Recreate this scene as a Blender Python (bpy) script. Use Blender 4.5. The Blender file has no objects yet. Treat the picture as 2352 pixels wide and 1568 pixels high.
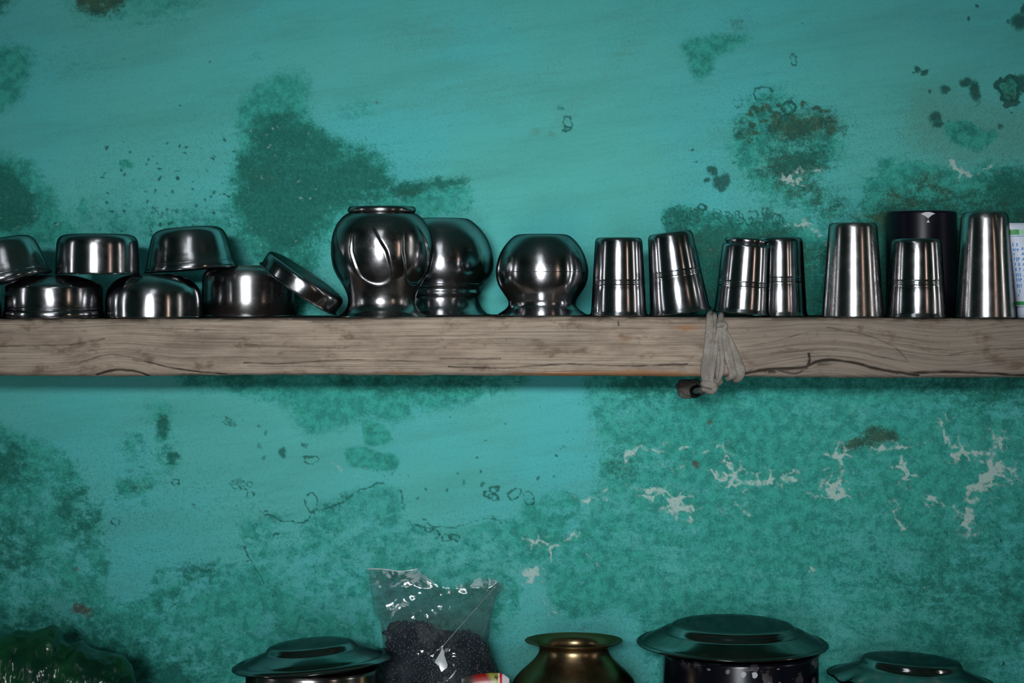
import bpy, math, random
import numpy as np
from mathutils import Vector, Matrix

random.seed(7)
rng = np.random.RandomState(11)
scene = bpy.context.scene
COL = scene.collection

# ------------------------------------------------------------------ frame, camera, light
F = 5200.0            # focal length in pixels of the 2352 x 1568 frame
HY = 650.0            # row of the horizon in the frame
CY = -2.83            # camera's distance in front of the wall (wall plane at y = 0)
ZH = 1.40             # eye height
FRONT = -0.23         # front face of the shelf


def sc(Y): return (Y - CY) / F
def wx(px, Y): return (px - 1176.0) * sc(Y)
def wz(py, Y): return ZH - (py - HY) * sc(Y)


def lin(r, g, b):
    f = lambda c: (c / 255.0) / 12.92 if c / 255.0 <= 0.04045 else ((c / 255.0 + 0.055) / 1.055) ** 2.4
    return (f(r), f(g), f(b), 1.0)


cam = bpy.data.cameras.new('camera')
cam.sensor_width = 36.0
cam.lens = F / 2352.0 * 36.0
cam.shift_y = -(784.0 - HY) / 2352.0
cam.clip_start = 0.05
camo = bpy.data.objects.new('camera', cam)
COL.objects.link(camo)
camo.location = (0, CY, ZH)
camo.rotation_euler = (math.radians(90), 0, 0)
scene.camera = camo

world = bpy.data.worlds.new('world')
scene.world = world
world.use_nodes = True
wb = world.node_tree.nodes['Background']
wb.inputs[0].default_value = (0.55, 0.7, 0.8, 1)
wb.inputs[1].default_value = 0.05

vs = scene.view_settings
vs.view_transform = 'Standard'
vs.look = 'None'
vs.gamma = 1.0
vs.exposure = 0.0
vs.use_curve_mapping = False


def area(name, loc, size, power, color, aim, spread=180):
    l = bpy.data.lights.new(name, 'AREA')
    l.shape = 'RECTANGLE'
    l.size, l.size_y = size
    l.energy = power
    l.color = color
    l.spread = math.radians(spread)
    o = bpy.data.objects.new(name, l)
    COL.objects.link(o)
    o.location = loc
    d = Vector(aim) - Vector(loc)
    o.rotation_euler = d.to_track_quat('-Z', 'Y').to_euler()
    return o


DOOR_X, DOOR_Y = -0.30, -4.60
# sky seen through the top of the doorway, the yard below it, and narrow openings in the side walls
area('daylight_sky', (DOOR_X, DOOR_Y, ZH + 0.42), (1.1, 0.20), 2.6, (0.95, 0.985, 1.0), (0.0, 0, ZH - 0.05), 19)
area('daylight_yard', (DOOR_X, DOOR_Y, ZH - 0.58), (0.9, 1.3), 5.6, (0.9, 0.95, 1.0), (0, 0, ZH), 60)
area('daylight_roof_sheet', (DOOR_X + 0.12, -2.35, 2.68), (0.42, 1.5), 2.8, (0.9, 0.95, 1.0), (DOOR_X + 0.12, -2.35, 0), 180)
area('daylight_slit_warm', (2.12, -2.75, ZH + 0.0), (0.13, 1.5), 2.4, (1.0, 0.70, 0.56), (0, 0, ZH), 180)
area('daylight_slit_right', (2.12, -0.85, ZH + 0.1), (0.12, 1.0), 1.6, (1.0, 0.95, 0.9), (0.3, -0.3, ZH), 180)
area('daylight_slit_left', (-2.12, -0.95, ZH + 0.1), (0.12, 1.0), 1.6, (0.95, 0.95, 1.0), (-0.3, -0.3, ZH), 180)

# ------------------------------------------------------------------ object helpers


def link(name, me, mat=None, parent=None, smooth=True):
    o = bpy.data.objects.new(name, me)
    COL.objects.link(o)
    if mat is not None:
        me.materials.append(mat)
    if parent is not None:
        o.parent = parent
    if smooth:
        me.polygons.foreach_set('use_smooth', [True] * len(me.polygons))
    return o


def tag(o, label=None, cat=None, group=None, kind=None):
    if label: o['label'] = label
    if cat: o['category'] = cat
    if group: o['group'] = group
    if kind: o['kind'] = kind
    return o


def empty(name, loc, rot=(0, 0, 0)):
    o = bpy.data.objects.new(name, None)
    COL.objects.link(o)
    o.empty_display_size = 0.02
    o.location = loc
    o.rotation_euler = rot
    return o


def mesh_from(verts, faces):
    me = bpy.data.meshes.new('mesh')
    me.from_pydata([tuple(v) for v in verts], [], faces)
    me.validate()
    me.update()
    return me


def box_mesh(parts):
    v, f = [], []
    for (x0, x1, y0, y1, z0, z1) in parts:
        b = len(v)
        v += [(x0, y0, z0), (x1, y0, z0), (x1, y1, z0), (x0, y1, z0), (x0, y0, z1), (x1, y0, z1), (x1, y1, z1), (x0, y1, z1)]
        f += [tuple(b + i for i in q) for q in ((0, 3, 2, 1), (4, 5, 6, 7), (0, 1, 5, 4), (1, 2, 6, 5), (2, 3, 7, 6), (3, 0, 4, 7))]
    return mesh_from(v, f)


def catmull(pts, n=6):
    P = [np.array(p, float) for p in pts]
    out = []
    for i in range(len(P) - 1):
        p0 = P[i - 1] if i > 0 else 2 * P[0] - P[1]
        p1, p2 = P[i], P[i + 1]
        p3 = P[i + 2] if i + 2 < len(P) else 2 * P[-1] - P[-2]
        t01 = max(np.linalg.norm(p1 - p0), 1e-9) ** 0.5
        t12 = max(np.linalg.norm(p2 - p1), 1e-9) ** 0.5
        t23 = max(np.linalg.norm(p3 - p2), 1e-9) ** 0.5
        m1 = (p2 - p1) + t12 * ((p1 - p0) / t01 - (p2 - p0) / (t01 + t12))
        m2 = (p2 - p1) + t12 * ((p3 - p2) / t23 - (p3 - p1) / (t12 + t23))
        for k in range(n):
            t = k / n
            h = (2 * t**3 - 3 * t**2 + 1) * p1 + (t**3 - 2 * t**2 + t) * m1 + (-2 * t**3 + 3 * t**2) * p2 + (t**3 - t**2) * m2
            out.append(h)
    out.append(P[-1])
    return [tuple(o) for o in out]


def lathe(profile, scale=1.0, seg=96, disp=None):
    """profile: list of (r, z); points with r ~ 0 become poles."""
    verts, faces, rows = [], [], []
    for (r, z) in profile:
        if r < 1e-4:
            rows.append(('p', len(verts)))
            verts.append((0, 0, z * scale))
        else:
            rows.append(('r', len(verts)))
            for k in range(seg):
                a = 2 * math.pi * k / seg
                rr, zz = r, z
                if disp: rr, zz = disp(a, r, z)
                verts.append((rr * math.cos(a) * scale, rr * math.sin(a) * scale, zz * scale))
    for (ka, ia), (kb, ib) in zip(rows[:-1], rows[1:]):
        for k in range(seg):
            k2 = (k + 1) % seg
            if ka == 'p' and kb == 'r': faces.append((ia, ib + k, ib + k2))
            elif ka == 'r' and kb == 'p': faces.append((ia + k, ib, ia + k2))
            elif ka == 'r' and kb == 'r': faces.append((ia + k, ib + k, ib + k2, ia + k2))
    me = mesh_from(verts, faces)
    import bmesh
    bm = bmesh.new(); bm.from_mesh(me)
    bmesh.ops.recalc_face_normals(bm, faces=bm.faces)
    bm.to_mesh(me); bm.free()
    return me


def shell(outer, t=2.0, inset_z=2.0):
    """outer: (r,z) from the rim (first) up to the closed end (last, r=0): add an inner wall of thickness t."""
    inner = [(max(r - t, 0.0), z - (t if i > len(outer) * 0.5 else 0)) for i, (r, z) in enumerate(outer)]
    inner[-1] = (0.0, outer[-1][1] - t)
    inner = [(r, z) for (r, z) in inner if r > 0.01][:] + [(0.0, outer[-1][1] - t)]
    inner[0] = (inner[0][0], outer[0][1])
    return list(reversed(inner)) + outer


def bead(r, z, rr, rz=None, n=10):
    rz = rz or rr
    return [(r + rr * math.cos(2 * math.pi * k / n), z + rz * math.sin(2 * math.pi * k / n)) for k in range(n + 1)]


def sweep(path, radius, seg=10, sub=6, braid=0.0, flat=1.0, flat_dir=Vector((0, 1, 0)), freq=1.0):
    pts = catmull(path, sub)
    P = [Vector(p) for p in pts]
    n = len(P)
    verts, faces = [], []
    s = 0.0
    for i, p in enumerate(P):
        t = (P[min(i + 1, n - 1)] - P[max(i - 1, 0)]).normalized()
        u = flat_dir - t * flat_dir.dot(t)
        if u.length < 1e-3: u = Vector((0, 0, 1)) - t * t.z
        u.normalize()
        w = t.cross(u)
        if i: s += (P[i] - P[i - 1]).length
        R = radius(i / (n - 1)) if callable(radius) else radius
        for k in range(seg):
            a = 2 * math.pi * k / seg
            m = 1 + braid * math.cos(3 * a + s * freq)
            verts.append(p + (u * math.cos(a) * flat + w * math.sin(a)) * R * m)
    for i in range(n - 1):
        for k in range(seg):
            k2 = (k + 1) % seg
            faces.append((i * seg + k, i * seg + k2, (i + 1) * seg + k2, (i + 1) * seg + k))
    faces.append(tuple(reversed(range(seg))))
    faces.append(tuple((n - 1) * seg + k for k in range(seg)))
    return mesh_from(verts, faces)


# ------------------------------------------------------------------ numpy noise
TAB = rng.rand(256, 256)


def vnoise(x, y):
    xi = np.floor(x).astype(int); yi = np.floor(y).astype(int)
    fx = x - xi; fy = y - yi
    fx = fx * fx * (3 - 2 * fx); fy = fy * fy * (3 - 2 * fy)
    a = TAB[yi % 256, xi % 256]; b = TAB[yi % 256, (xi + 1) % 256]
    c = TAB[(yi + 1) % 256, xi % 256]; d = TAB[(yi + 1) % 256, (xi + 1) % 256]
    return (a * (1 - fx) + b * fx) * (1 - fy) + (c * (1 - fx) + d * fx) * fy


def fbm(x, y, octv=4, seed=0, gain=0.5):
    v = 0; amp = 1.0; tot = 0
    for o in range(octv):
        v = v + amp * vnoise(x * 2**o + seed * 17.3 + o * 31.7, y * 2**o + seed * 9.1 + o * 11.9)
        tot += amp; amp *= gain
    return v / tot


# ------------------------------------------------------------------ shader helpers
class NT:
    def __init__(self, name):
        self.m = bpy.data.materials.new(name)
        self.m.use_nodes = True
        self.t = self.m.node_tree
        self.t.nodes.clear()
        self.out = self.n('ShaderNodeOutputMaterial')

    def n(self, typ, **kw):
        nd = self.t.nodes.new(typ)
        for k, v in kw.items(): setattr(nd, k, v)
        return nd

    def set(self, sock, v):
        if hasattr(v, 'is_output'): self.t.links.new(v, sock)
        elif v is not None: sock.default_value = v

    def math(self, op, a, b=None, c=None):
        nd = self.n('ShaderNodeMath', operation=op)
        self.set(nd.inputs[0], a); self.set(nd.inputs[1], b)
        if c is not None: self.set(nd.inputs[2], c)
        return nd.outputs[0]

    def ss(self, v, lo, hi, o0=0.0, o1=1.0):
        nd = self.n('ShaderNodeMapRange', interpolation_type='SMOOTHSTEP')
        self.set(nd.inputs[0], v)
        for i, q in zip((1, 2, 3, 4), (lo, hi, o0, o1)): self.set(nd.inputs[i], q)
        return nd.outputs[0]

    def mix(self, f, a, b, blend='MIX'):
        nd = self.n('ShaderNodeMix', data_type='RGBA', blend_type=blend)
        self.set(nd.inputs[0], f); self.set(nd.inputs[6], a); self.set(nd.inputs[7], b)
        return nd.outputs[2]

    def coord(self, which='Object'):
        return self.n('ShaderNodeTexCoord').outputs[which]

    def mapping(self, vec, scale=(1, 1, 1), rot=(0, 0, 0), loc=(0, 0, 0)):
        nd = self.n('ShaderNodeMapping')
        self.set(nd.inputs[0], vec); nd.inputs[1].default_value = loc
        nd.inputs[2].default_value = rot; nd.inputs[3].default_value = scale
        return nd.outputs[0]

    def aniso(self, vec, scale, rot):
        return self.mapping(self.mapping(vec, (1, 1, 1), rot), scale)

    def noise(self, vec, scale, detail=4, rough=0.5, dist=0.0, out=0):
        nd = self.n('ShaderNodeTexNoise')
        self.set(nd.inputs['Vector'], vec); nd.inputs['Scale'].default_value = scale
        nd.inputs['Detail'].default_value = detail; nd.inputs['Roughness'].default_value = rough
        nd.inputs['Distortion'].default_value = dist
        return nd.outputs[out]

    def voronoi(self, vec, scale, feature='F1', rand=1.0):
        nd = self.n('ShaderNodeTexVoronoi', feature=feature)
        self.set(nd.inputs['Vector'], vec); nd.inputs['Scale'].default_value = scale
        nd.inputs['Randomness'].default_value = rand
        return nd.outputs[0]

    def attr(self, name):
        nd = self.n('ShaderNodeAttribute', attribute_name=name)
        return nd

    def bump(self, h, strength=0.3, dist=0.001):
        nd = self.n('ShaderNodeBump')
        nd.inputs['Strength'].default_value = strength
        nd.inputs['Distance'].default_value = dist
        self.set(nd.inputs['Height'], h)
        return nd.outputs[0]

    def bsdf(self, **kw):
        b = self.n('ShaderNodeBsdfPrincipled')
        for k, v in kw.items(): self.set(b.inputs[k.replace('_', ' ')], v)
        self.t.links.new(b.outputs[0], self.out.inputs[0])
        return b


def plain(name, col, rough=0.6, metal=0.0, nscale=40, var=0.15, spec=0.5, bump=0.1):
    t = NT(name)
    co = t.coord()
    nz = t.noise(co, nscale, 5, 0.6)
    dark = tuple(c * (1 - var) for c in col[:3]) + (1,)
    lite = tuple(min(c * (1 + var), 1) for c in col[:3]) + (1,)
    t.bsdf(Base_Color=t.mix(t.ss(nz, 0.3, 0.7), dark, lite), Roughness=rough, Metallic=metal,
           Specular_IOR_Level=spec, Normal=t.bump(nz, bump, 0.0006))
    return t.m


def steel(name, rough=0.15, col=(0.60, 0.60, 0.62, 1), aniso=0.65, smudge=0.12, lines=0.12, edge=0.3):
    t = NT(name)
    co = t.coord()
    sm = t.noise(co, 30, 5, 0.65)
    st = t.noise(t.mapping(co, (60, 60, 2600)), 1.0, 2, 0.5)
    scr = t.noise(t.aniso(co, (900, 900, 120), (0.5, 0.7, 0.2)), 1.0, 2, 0.6)
    r = t.math('ADD', t.ss(sm, 0.35, 0.75, rough, rough + smudge), t.ss(scr, 0.6, 0.85, 0.0, 0.1))
    tan = t.n('ShaderNodeTangent', direction_type='RADIAL', axis='Z')
    c2 = tuple(c * 0.82 for c in col[:3]) + (1,)
    h = t.math('ADD', t.math('MULTIPLY', st, 0.6), t.math('MULTIPLY', sm, 0.18))
    t.bsdf(Base_Color=t.mix(t.ss(sm, 0.4, 0.75), col, c2), Metallic=1.0, Roughness=r, Specular_Tint=(edge, edge, edge, 1),
           Anisotropic=aniso, Anisotropic_Rotation=0.25, Tangent=tan.outputs[0],
           Normal=t.bump(h, lines, 0.0003))
    return t.m


STEEL = steel('polished_steel', 0.15, (0.50, 0.50, 0.52, 1), edge=0.1)
STEEL_SOFT = steel('brushed_steel', 0.22, (0.52, 0.51, 0.51, 1), 0.7, 0.10, 0.05, edge=0.1)
STEEL_BRIGHT = steel('bright_steel', 0.16, (0.54, 0.54, 0.56, 1), 0.65, 0.08, 0.05, edge=0.1)
STEEL_DENT = steel('hammered_steel', 0.15, (0.46, 0.455, 0.46, 1), 0.3, 0.16, 0.05, edge=0.12)
STEEL_LID = steel('tarnished_lid_steel', 0.10, (0.36, 0.36, 0.36, 1), 0.2, 0.12, 0.05, 0.25)
BRASS = steel('aged_brass', 0.27, (0.30, 0.215, 0.115, 1), 0.4, 0.2, 0.1)

# ------------------------------------------------------------------ wall with its stains and some painted shade
ST = 3.0
gx = np.arange(-90, 2443, ST); gy = np.arange(-90, 1660, ST)
PX, PY = np.meshgrid(gx, gy)
FX = 9 * (fbm(PX / 7, PY / 7, 2, 12) - 0.5)
FY = 9 * (fbm(PX / 7, PY / 7, 2, 13) - 0.5)
WXN = FX + 30 * (fbm(PX / 70, PY / 70, 3, 1) - 0.5) + 12 * (fbm(PX / 14, PY / 14, 2, 2) - 0.5)
WYN = FY + 30 * (fbm(PX / 70, PY / 70, 3, 3) - 0.5) + 12 * (fbm(PX / 14, PY / 14, 2, 4) - 0.5)


def blur(a, r):
    k = int(round(r / ST))
    if k < 1: return a
    for _ in range(2):
        for ax in (0, 1):
            p = np.pad(a, [(k + 1, k) if i == ax else (0, 0) for i in range(2)], mode='edge')
            c = np.cumsum(p, axis=ax)
            n = 2 * k + 1
            a = (np.take(c, range(n, c.shape[ax]), axis=ax) - np.take(c, range(0, c.shape[ax] - n), axis=ax)) / n
    return a


def poly(field, pts, s, feather=10, warp=1.0):
    x = PX + WXN * warp; y = PY + WYN * warp
    ins = np.zeros(PX.shape, bool)
    n = len(pts)
    for i in range(n):
        x1, y1 = pts[i]; x2, y2 = pts[(i + 1) % n]
        if y1 == y2: continue
        c = ((y1 > y) != (y2 > y)) & (x < (x2 - x1) * (y - y1) / (y2 - y1) + x1)
        ins ^= c
    np.maximum(field, s * blur(ins.astype(float), feather * 1.5), out=field)


def region(x0, x1, y0, y1):
    i0 = max(int((x0 + 90) / ST), 0); i1 = min(int((x1 + 90) / ST) + 1, PX.shape[1])
    j0 = max(int((y0 + 90) / ST), 0); j1 = min(int((y1 + 90) / ST) + 1, PX.shape[0])
    return (slice(j0, j1), slice(i0, i1))


def spot(field, x, y, rx, ry=None, s=1.0, soft=0.45, warp=0.7):
    ry = ry or rx
    g = region(x - 2.5 * rx - 20, x + 2.5 * rx + 20, y - 2.5 * ry - 20, y + 2.5 * ry + 20)
    d = np.hypot((PX[g] + WXN[g] * warp - x) / rx, (PY[g] + WYN[g] * warp - y) / ry)
    field[g] = np.maximum(field[g], s * np.clip((1 + soft - d) / (2 * soft), 0, 1))


def ring(field, x, y, rx, ry=None, s=1.0, w=4.0, warp=0.75):
    ry = ry or rx
    g = region(x - 2 * rx - 25, x + 2 * rx + 25, y - 2 * ry - 25, y + 2 * ry + 25)
    d = np.hypot((PX[g] + WXN[g] * warp - x) / rx, (PY[g] + WYN[g] * warp - y) / ry)
    brk = np.clip(0.8 + 1.6 * (fbm(PX[g] / 11, PY[g] / 11, 2, int(x) % 50) - 0.25), 0, 1)
    field[g] = np.maximum(field[g], s * 1.25 * brk * np.clip(1.3 - np.abs(d - 1) * (rx + ry) / 2 / (w * 0.75), 0, 1))


def vein(field, pts, w, s=1.0, warp=0.8):
    xs = [p[0] for p in pts]; ys = [p[1] for p in pts]
    g = region(min(xs) - 60, max(xs) + 60, min(ys) - 60, max(ys) + 60)
    X = PX[g] + WXN[g] * warp; Y = PY[g] + WYN[g] * warp
    d = np.full(X.shape, 1e9)
    for (x1, y1), (x2, y2) in zip(pts[:-1], pts[1:]):
        L = max((x2 - x1) ** 2 + (y2 - y1) ** 2, 1e-6)
        t = np.clip(((X - x1) * (x2 - x1) + (Y - y1) * (y2 - y1)) / L, 0, 1)
        d = np.minimum(d, np.hypot(X - x1 - t * (x2 - x1), Y - y1 - t * (y2 - y1)))
    wv = w * (0.25 + 1.5 * fbm(X / 22, Y / 22, 2, 61))
    field[g] = np.maximum(field[g], s * np.clip(1.15 - d / wv, 0, 1))
    halo = np.clip(1 - d / (w * 5 + 14), 0, 1)
    NET[g] = np.maximum(NET[g], s * halo)


NET = np.zeros(PX.shape)
M = np.zeros(PX.shape); D = M.copy(); O = M.copy(); W = M.copy(); K = M.copy(); G = M.copy(); R = M.copy(); Q = M.copy()
# -- above the shelf, left to right
poly(D, [(0, -80), (45, -80), (40, 10), (0, 40), (-80, 60), (-80, -80)], .55, 14)
poly(O, [(165, -90), (315, -90), (300, 5), (275, 28), (225, 42), (165, 26)], .8, 9)
poly(M, [(140, -90), (520, -90), (420, 60), (330, 70), (230, 60), (150, 50)], .45, 25)
poly(M, [(-80, 105), (60, 112), (85, 140), (55, 175), (45, 215), (20, 240), (-80, 250)], 1.0, 16)
poly(M, [(60, 150), (180, 120), (300, 130), (260, 160), (120, 190)], .34, 20)
poly(M, [(-80, 345), (60, 372), (97, 390), (92, 420), (130, 445), (130, 490), (220, 530), (220, 560), (-80, 570)], .8, 14)
poly(D, [(-80, 380), (50, 395), (85, 440), (70, 500), (40, 530), (-80, 530)], .85, 18)
poly(M, [(60, 490), (180, 470), (300, 455), (400, 470), (480, 470), (560, 430), (560, 560), (60, 570)], .46, 22)
poly(M, [(550, 220), (630, 165), (700, 158), (718, 190), (695, 235), (720, 290), (780, 325), (885, 362), (912, 400), (925, 428), (1000, 404), (1075, 394), (1088, 420), (1075, 495), (990, 505), (830, 480), (760, 540), (740, 620), (700, 735), (640, 735), (560, 600), (535, 520), (518, 430), (545, 330)], .72, 14)
poly(D, [(575, 265), (690, 262), (725, 302), (785, 345), (880, 368), (908, 412), (885, 475), (790, 478), (735, 560), (625, 600), (560, 540), (540, 430), (555, 350)], .72, 22)
poly(O, [(560, 340), (640, 360), (665, 430), (600, 445), (560, 420)], .34, 18)
poly(D, [(895, 428), (1000, 404), (1072, 394), (1085, 420), (1030, 432), (960, 445), (910, 470)], .72, 6)
poly(O, [(900, 440), (990, 412), (1000, 425), (920, 468)], .42, 10)
poly(M, [(980, 440), (1080, 430), (1082, 490), (990, 505), (950, 480)], .6, 8)
poly(D, [(560, 560), (700, 560), (735, 640), (745, 735), (660, 735), (600, 640)], .6, 25)
poly(M, [(740, 232), (860, 222), (872, 268), (790, 285)], .42, 14)
poly(M, [(655, 180), (700, 175), (700, 215), (660, 215)], .6, 10)
poly(D, [(658, 182), (702, 178), (700, 210), (662, 212)], .3, 10)
poly(M, [(565, 112), (605, 105), (610, 125), (575, 130)], .55, 8)
poly(G, [(1050, 378), (1150, 345), (1260, 300), (1300, 230), (1380, 150), (1430, 80), (1520, 60), (1480, 120), (1380, 190), (1310, 300), (1200, 350), (1080, 405)], .6, 18)
poly(G, [(780, 120), (960, 40), (1180, 40), (1500, 20), (1700, 10), (1560, 70), (1300, 60), (1110, 85), (900, 130)], .6, 25)
poly(G, [(850, 240), (1100, 150), (1380, 130), (1400, 170), (1250, 240), (950, 300)], .45, 30)
spot(K, 1290, 246, 13, 8, .55); ring(K, 1308, 278, 9, 16, .6, 5); ring(K, 1306, 293, 8, 6, .7, 4); spot(G, 1275, 302, 10, 8, .8); spot(G, 1235, 300, 20, 12, .6)
spot(O, 1700, 45, 42, 26, .3, .8)
poly(M, [(1568, 88), (1640, 78), (1720, 78), (1728, 98), (1655, 122), (1640, 165), (1610, 188), (1582, 150)], .72, 9)
poly(K, [(1572, 88), (1700, 80), (1725, 95), (1650, 112), (1580, 110)], .34, 8); poly(K, [(1590, 140), (1640, 130), (1650, 180), (1610, 188)], .34, 8)
poly(O, [(1572, 90), (1630, 85), (1640, 120), (1620, 170), (1600, 175)], .35, 14)
ring(K, 1820, 142, 9, 12, .6, 4); spot(K, 1818, 133, 5, 4, .6)
spot(K, 2104, 155, 9, 8, .95); spot(K, 2122, 164, 10, 7, 1.); spot(K, 2094, 162, 4, 3, .8); spot(K, 2168, 208, 14, 12, .85); spot(K, 2220, 192, 16, 11, .95); spot(K, 2240, 212, 14, 26, .9); spot(O, 2240, 210, 12, 24, .4)
ring(K, 2322, 206, 24, 24, 1.1, 9, 1.3); spot(M, 2322, 206, 26, 26, .7); spot(O, 2322, 206, 24, 24, .45); spot(K, 2350, 196, 16, 22, .95); spot(K, 2312, 188, 10, 8, .7); spot(K, 2345, 50, 22, 20, .95); spot(K, 2352, 20, 10, 14, .9); spot(K, 2318, 48, 5, 5, .8)
spot(K, 2221, 40, 6, 6, .9); spot(K, 2245, 14, 4, 4, .9); spot(K, 2137, 207, 3, 3, .9); spot(K, 2146, 266, 15, 14, .9); spot(K, 2153, 286, 13, 11, .85); spot(K, 2294, 290, 8, 9, .75); spot(K, 2325, 254, 4, 3, .8)
poly(M, [(2172, 272), (2212, 270), (2250, 290), (2296, 303), (2292, 325), (2255, 346), (2185, 332), (2165, 305)], .9, 5)
poly(D, [(2175, 276), (2212, 275), (2260, 300), (2240, 330), (2185, 320)], .5, 14)
poly(M, [(1720, 208), (1790, 203), (1840, 238), (1890, 252), (1955, 282), (1962, 310), (1945, 335), (1930, 385), (1900, 430), (1910, 480), (1800, 505), (1730, 440), (1690, 400), (1678, 340), (1668, 310), (1700, 268)], .62, 16)
poly(O, [(1790, 250), (1850, 262), (1900, 265), (1955, 282), (1952, 312), (1880, 318), (1800, 335), (1760, 300)], .66, 12)
poly(K, [(1880, 282), (1945, 280), (1952, 305), (1905, 300)], .6, 8)
poly(O, [(1695, 285), (1740, 300), (1720, 330), (1690, 315)], .6, 8)
poly(D, [(1760, 345), (1900, 325), (1925, 350), (1885, 390), (1800, 412), (1740, 385)], .75, 14)
poly(O, [(1760, 270), (1880, 300), (1900, 380), (1780, 400), (1710, 340)], .38, 30)
ring(K, 1752, 222, 20, 14, .65, 5); ring(K, 1816, 245, 15, 14, .8, 5); spot(K, 1706, 312, 12, 9, .6); spot(K, 1694, 353, 6, 10, .6)
poly(O, [(1840, 400), (1900, 430), (1965, 468), (1990, 520), (1880, 525), (1820, 470)], .45, 22)
poly(M, [(1700, 420), (1900, 420), (1990, 520), (1890, 545), (1780, 480)], .62, 25)
for (a, b, c, d) in ((1632, 397, 10, 9), (1645, 418, 11, 11), (1665, 414, 12, 12), (1655, 432, 7, 8), (1619, 418, 4, 4), (1600, 375, 3, 3), (1590, 344, 3, 2)): spot(K, a, b, c * 1.3, d * 1.3, .95)
ring(K, 1620, 474, 8, 7, .9, 4)
poly(M, [(1522, 492), (1600, 485), (1700, 500), (1745, 515), (1830, 505), (1865, 522), (1905, 545), (1905, 735), (1480, 735), (1540, 560)], .92, 7)
poly(O, [(1600, 500), (1700, 512), (1760, 525), (1860, 525), (1890, 600), (1700, 600), (1620, 560)], .40, 20)
poly(D, [(1530, 500), (1700, 520), (1860, 540), (1905, 735), (1560, 735), (1540, 560)], .72, 20)
poly(K, [(1522, 492), (1600, 486), (1640, 495), (1590, 512), (1530, 525)], .62, 5)
for i in range(60): ring(K, rng.uniform(1525, 1800), 490 + rng.uniform(-4, 30) + 0, rng.uniform(5, 11), None, .6, 3)
for i in range(50): ring(K, rng.uniform(1690, 1860), rng.uniform(225, 330), rng.uniform(4, 10), None, .5, 3)
for i in range(30): spot(M, rng.uniform(1690, 1740), rng.uniform(300, 400), rng.uniform(4, 12), None, .8)
for i in range(40): spot(O, rng.uniform(1690, 1900), rng.uniform(240, 320), rng.uniform(4, 14), rng.uniform(4, 9), .6)
poly(M, [(2035, 345), (2110, 368), (2200, 392), (2300, 372), (2440, 385), (2440, 735), (1880, 735), (1890, 560), (1965, 520), (1985, 450), (2000, 405)], .86, 14)
poly(D, [(2000, 480), (2440, 460), (2440, 735), (1880, 735), (1890, 570)], .82, 30)
poly(D, [(2250, 390), (2352, 375), (2440, 380), (2440, 470), (2280, 470)], .75, 20)
for (a, b, c, d) in ((2130, 412, 40, 25), (2170, 440, 35, 20), (2090, 470, 40, 16), (2060, 455, 25, 20), (2040, 500, 50, 20)): spot(O, a, b, c, d, .6, .8); spot(R, a + 8, b + 4, c * .5, d * .5, .45, .8)
poly(G, [(2080, 180), (2352, 230), (2440, 300), (2440, 385), (2280, 370), (2180, 395), (2090, 350), (2060, 300)], .75, 25)
vein(W, [(2180, 372), (2205, 398), (2230, 402), (2250, 392), (2290, 375)], 3.5, .75); vein(W, [(1810, 412), (1840, 406)], 5, .9); vein(W, [(1845, 395), (1880, 390)], 3, .5)
spot(W, 1977, 500, 8, 7, .7); vein(W, [(1800, 525), (1850, 515), (1890, 540), (1905, 555)], 3, .6)
poly(Q, [(480, 260), (720, 250), (1090, 390), (1090, 735), (-80, 735), (-80, 470)], .75, 40)
poly(Q, [(1640, 200), (1960, 240), (2440, 250), (2440, 735), (1500, 735), (1520, 480)], .9, 40)
for i in range(70):
    x, y = rng.uniform(230, 560), rng.uniform(310, 540)
    spot(K, x, y, rng.uniform(3, 6), rng.uniform(3, 5), rng.uniform(.5, .95))
for i in range(26):
    x, y = rng.uniform(340, 480), rng.uniform(470, 540)
    ring(K, x, y, rng.uniform(3, 7), None, .5, 2.5)
spot(M, 190, 478, 12, 16, .8); spot(M, 285, 375, 18, 10, .7)
for i in range(60):
    spot(W, rng.uniform(560, 740), rng.uniform(290, 600), rng.uniform(2, 6), rng.uniform(2, 4), rng.uniform(.3, .6))
for i in range(40):
    spot(W, rng.uniform(-20, 130), rng.uniform(430, 560), rng.uniform(2, 6), rng.uniform(2, 4), rng.uniform(.25, .5))
# -- below the shelf
poly(Q, [(-80, 1000), (200, 1050), (300, 920), (640, 1170), (1000, 1190), (1340, 1120), (1360, 880), (2440, 870), (2440, 1650), (-80, 1650)], 1.0, 40)
poly(Q, [(380, 850), (1240, 850), (1100, 960), (700, 950)], .6, 30)
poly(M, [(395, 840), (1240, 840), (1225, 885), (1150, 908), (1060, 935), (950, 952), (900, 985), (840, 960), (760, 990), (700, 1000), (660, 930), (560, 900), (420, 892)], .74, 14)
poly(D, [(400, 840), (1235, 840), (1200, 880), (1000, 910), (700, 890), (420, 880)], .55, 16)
poly(M, [(330, 915), (400, 920), (408, 1000), (400, 1070), (362, 1110), (330, 1150), (250, 1185), (265, 1110), (345, 1060), (350, 1010), (325, 960)], .58, 10)
poly(M, [(275, 1020), (320, 985), (330, 1040), (290, 1060)], .5, 10)
spot(D, 375, 985, 22, 28, .6, .5); spot(O, 372, 970, 22, 24, .3, .6); spot(D, 390, 1045, 18, 16, .55, .4); spot(O, 320, 1120, 30, 20, .35, .8); spot(M, 335, 1150, 12, 16, .5)
poly(M, [(-80, 955), (20, 965), (60, 1010), (125, 1022), (185, 1052), (195, 1150), (242, 1172), (232, 1232), (262, 1290), (250, 1375), (300, 1405), (370, 1310), (500, 1290), (565, 1300), (645, 1340), (800, 1400), (870, 1420), (890, 1650), (-80, 1650)], .68, 12)
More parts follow.
